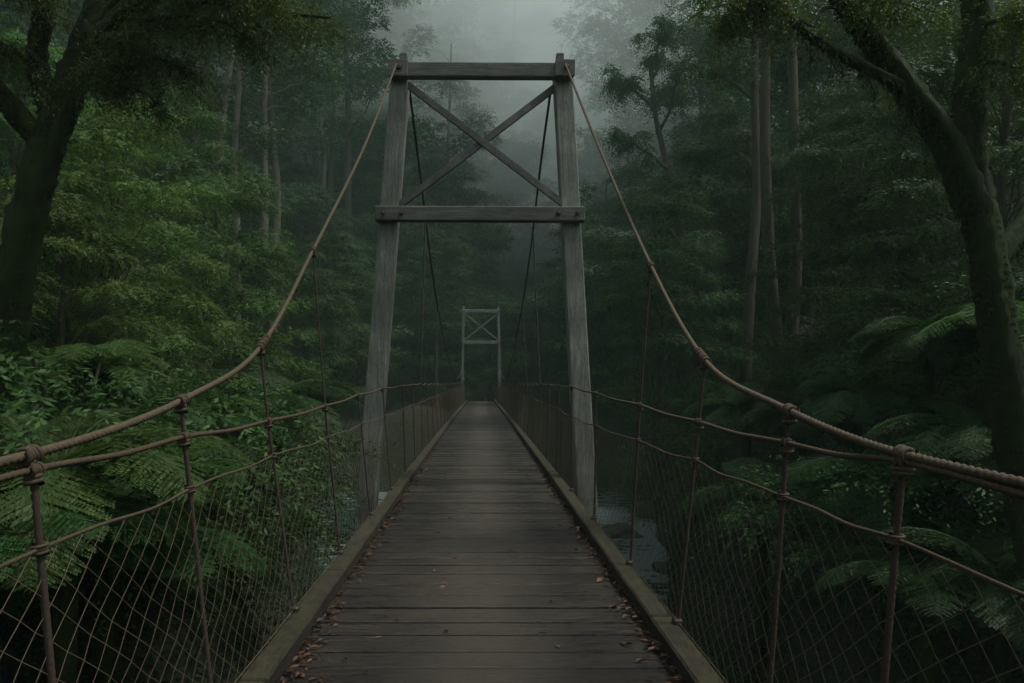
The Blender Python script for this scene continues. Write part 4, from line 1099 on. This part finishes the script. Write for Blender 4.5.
for nm, kind, var, x, y, sc, rz, lab, grp in FOREST:
    shr = nm == 'bank_shrub'
    place(kind, var, x, y, sc, 'leaf_far' if (y > 45 and not shr) else 'leaf_deep', 'bark', lab, 'shrub' if shr else 'tree', grp, nm, rz=rz)

# --- tree ferns
G_F = 'tree ferns on the banks'
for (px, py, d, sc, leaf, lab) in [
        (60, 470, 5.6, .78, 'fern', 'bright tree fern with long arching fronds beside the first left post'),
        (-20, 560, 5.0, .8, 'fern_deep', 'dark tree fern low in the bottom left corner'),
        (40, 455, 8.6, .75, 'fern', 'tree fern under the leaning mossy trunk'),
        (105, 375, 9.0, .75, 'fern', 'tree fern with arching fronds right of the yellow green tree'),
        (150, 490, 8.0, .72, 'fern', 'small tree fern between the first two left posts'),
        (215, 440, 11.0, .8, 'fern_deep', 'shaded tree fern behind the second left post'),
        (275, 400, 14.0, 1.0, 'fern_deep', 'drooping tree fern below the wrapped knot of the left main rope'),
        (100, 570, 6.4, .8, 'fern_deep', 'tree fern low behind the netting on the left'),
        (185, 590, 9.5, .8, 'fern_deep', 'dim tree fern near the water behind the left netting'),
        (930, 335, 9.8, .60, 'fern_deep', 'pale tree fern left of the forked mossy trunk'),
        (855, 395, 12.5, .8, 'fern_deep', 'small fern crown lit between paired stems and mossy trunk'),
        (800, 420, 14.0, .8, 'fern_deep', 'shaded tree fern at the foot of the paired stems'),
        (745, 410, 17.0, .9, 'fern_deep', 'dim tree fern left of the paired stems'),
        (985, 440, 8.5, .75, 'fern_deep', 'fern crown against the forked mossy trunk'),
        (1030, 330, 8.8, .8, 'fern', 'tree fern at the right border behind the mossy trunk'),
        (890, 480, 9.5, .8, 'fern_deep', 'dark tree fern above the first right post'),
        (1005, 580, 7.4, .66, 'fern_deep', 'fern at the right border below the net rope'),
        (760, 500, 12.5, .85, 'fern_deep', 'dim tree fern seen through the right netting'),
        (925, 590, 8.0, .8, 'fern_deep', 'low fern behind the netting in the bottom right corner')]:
    x, y, z = at(px, py, d)
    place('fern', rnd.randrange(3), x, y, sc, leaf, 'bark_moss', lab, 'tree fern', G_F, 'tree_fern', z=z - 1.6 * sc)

# --- undergrowth
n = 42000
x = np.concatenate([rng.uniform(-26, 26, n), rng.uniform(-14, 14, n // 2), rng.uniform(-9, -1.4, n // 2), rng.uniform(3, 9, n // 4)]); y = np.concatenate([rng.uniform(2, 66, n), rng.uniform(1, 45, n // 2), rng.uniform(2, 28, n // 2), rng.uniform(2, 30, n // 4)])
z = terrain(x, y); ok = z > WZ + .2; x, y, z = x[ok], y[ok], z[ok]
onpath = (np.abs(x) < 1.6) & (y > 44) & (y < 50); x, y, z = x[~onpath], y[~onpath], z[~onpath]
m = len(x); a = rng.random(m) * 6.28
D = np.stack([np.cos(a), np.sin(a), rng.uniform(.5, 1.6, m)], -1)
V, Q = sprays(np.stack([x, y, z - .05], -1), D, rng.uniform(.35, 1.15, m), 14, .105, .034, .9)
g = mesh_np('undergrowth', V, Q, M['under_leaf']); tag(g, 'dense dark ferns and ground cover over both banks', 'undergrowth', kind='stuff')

# --- rocks in the rapids
def rock(x, y, s, seed, lab):
    import bmesh
    bm = bmesh.new(); bmesh.ops.create_icosphere(bm, subdivisions=3, radius=1)
    for v in bm.verts:
        n_ = noise.noise(v.co * 1.3 + Vector((seed, 0, 0))) * .5 + noise.noise(v.co * 3.1 + Vector((0, seed, 0))) * .18
        v.co *= 1 + n_; v.co.z *= .55
    me = bpy.data.meshes.new('river_rock'); bm.to_mesh(me); bm.free(); me.materials.append(M['rock'])
    for p in me.polygons: p.use_smooth = True
    o = link(bpy.data.objects.new('river_rock', me)); o.location = (x, y, WZ + .02); o.scale = (s, s, s); o.rotation_euler = (0, 0, seed)
    tag(o, lab, 'rock', 'rocks in the river')


rock(6.6, 33, .9, 1.1, 'wet rock breaking the rapids beyond the right netting')
rock(9.3, 38, 1.3, 2.7, 'larger dark rock at the foot of the right bank')
rock(7.2, 27, .6, 3.9, 'small wet rock nearest the bridge in the right rapids')

# ------------------------------------------------------------------ air
hb = MB(); hb.box((-175, -42, -12), (195, 255, 112))
m = bpy.data.materials.new('haze'); m.use_nodes = True; nt = m.node_tree; nt.nodes.clear()
out = nt.nodes.new('ShaderNodeOutputMaterial'); pv = nt.nodes.new('ShaderNodeVolumePrincipled')
pv.inputs['Color'].default_value = (.60, .88, .74, 1); pv.inputs['Density'].default_value = .0011; pv.inputs['Anisotropy'].default_value = .1
nt.links.new(pv.outputs[0], out.inputs['Volume'])
hz = hb.build('haze', m); tag(hz, 'pale mist filling the gorge between the trees', kind='stuff')

# a bank of thicker mist hanging over the upper gorge, far beyond the second tower
import bmesh
bm = bmesh.new(); bmesh.ops.create_icosphere(bm, subdivisions=4, radius=1)
for v in bm.verts:
    n_ = noise.noise(v.co * 1.6) * .22 + noise.noise(v.co * 3.7) * .08
    v.co *= 1 + n_; v.co = Vector((v.co.x * 66 + 14, v.co.y * 88 + 134, v.co.z * 33 + 47))
me = bpy.data.meshes.new('haze'); bm.to_mesh(me); bm.free()
m = bpy.data.materials.new('mist_bank'); m.use_nodes = True; nt = m.node_tree; nt.nodes.clear()
out = nt.nodes.new('ShaderNodeOutputMaterial'); pv = nt.nodes.new('ShaderNodeVolumePrincipled')
pv.inputs['Color'].default_value = (.93, .98, .965, 1); pv.inputs['Density'].default_value = .036
nt.links.new(pv.outputs[0], out.inputs['Volume']); me.materials.append(m)
tag(link(bpy.data.objects.new('haze', me)), 'brighter bank of mist over the upper gorge', kind='stuff')

# ------------------------------------------------------------------ world, sun, camera
SUN_EL, SUN_AZ = 64.0, 96.0      # high over the right bank
w = bpy.data.worlds.new('World'); scene.world = w; w.use_nodes = True; nt = w.node_tree; nt.nodes.clear()
sky = nt.nodes.new('ShaderNodeTexSky'); sky.sky_type = 'NISHITA'; sky.sun_disc = False
sky.sun_elevation = R(SUN_EL); sky.sun_rotation = R(SUN_AZ); sky.dust_density = 1.5; sky.air_density = 1.0; sky.ozone_density = 1.0
hs = nt.nodes.new('ShaderNodeHueSaturation'); hs.inputs['Saturation'].default_value = .35
bg = nt.nodes.new('ShaderNodeBackground'); bg.inputs['Strength'].default_value = .075
wo = nt.nodes.new('ShaderNodeOutputWorld')
nt.links.new(sky.outputs[0], hs.inputs['Color']); nt.links.new(hs.outputs[0], bg.inputs[0]); nt.links.new(bg.outputs[0], wo.inputs[0])
sl = bpy.data.lights.new('sun', 'SUN'); sl.energy = 1.5; sl.angle = R(10); sl.color = (1, .96, .90)
so = link(bpy.data.objects.new('sun', sl))
dirv = Vector((math.sin(R(SUN_AZ)) * math.cos(R(SUN_EL)), math.cos(R(SUN_AZ)) * math.cos(R(SUN_EL)), math.sin(R(SUN_EL))))
so.rotation_euler = dirv.to_track_quat('Z', 'Y').to_euler()

cam = bpy.data.cameras.new('camera'); co = link(bpy.data.objects.new('camera', cam))
cam.sensor_width = 36; cam.lens = F / 1024 * 36; cam.shift_x = (512 - VX) / 1024; cam.shift_y = (VY - 341.5) / 1024
cam.clip_start = .05; cam.clip_end = 1000
co.location = (0, 0, HC); co.rotation_euler = (R(90), 0, 0)
scene.camera = co

vs = scene.view_settings
vs.view_transform = 'Standard'; vs.look = 'None'; vs.gamma = 1; vs.exposure = 1.05; vs.use_curve_mapping = False
cy = scene.cycles
cy.use_denoising = True
try: cy.denoiser = 'OPENIMAGEDENOISE'
except Exception: pass
cy.max_bounces = 8; cy.diffuse_bounces = 3; cy.glossy_bounces = 2; cy.transmission_bounces = 3; cy.volume_bounces = 6; cy.transparent_max_bounces = 4
cy.caustics_reflective = False; cy.caustics_refractive = False
cy.sample_clamp_indirect = 4
cy.use_adaptive_sampling = True; cy.adaptive_threshold = .02
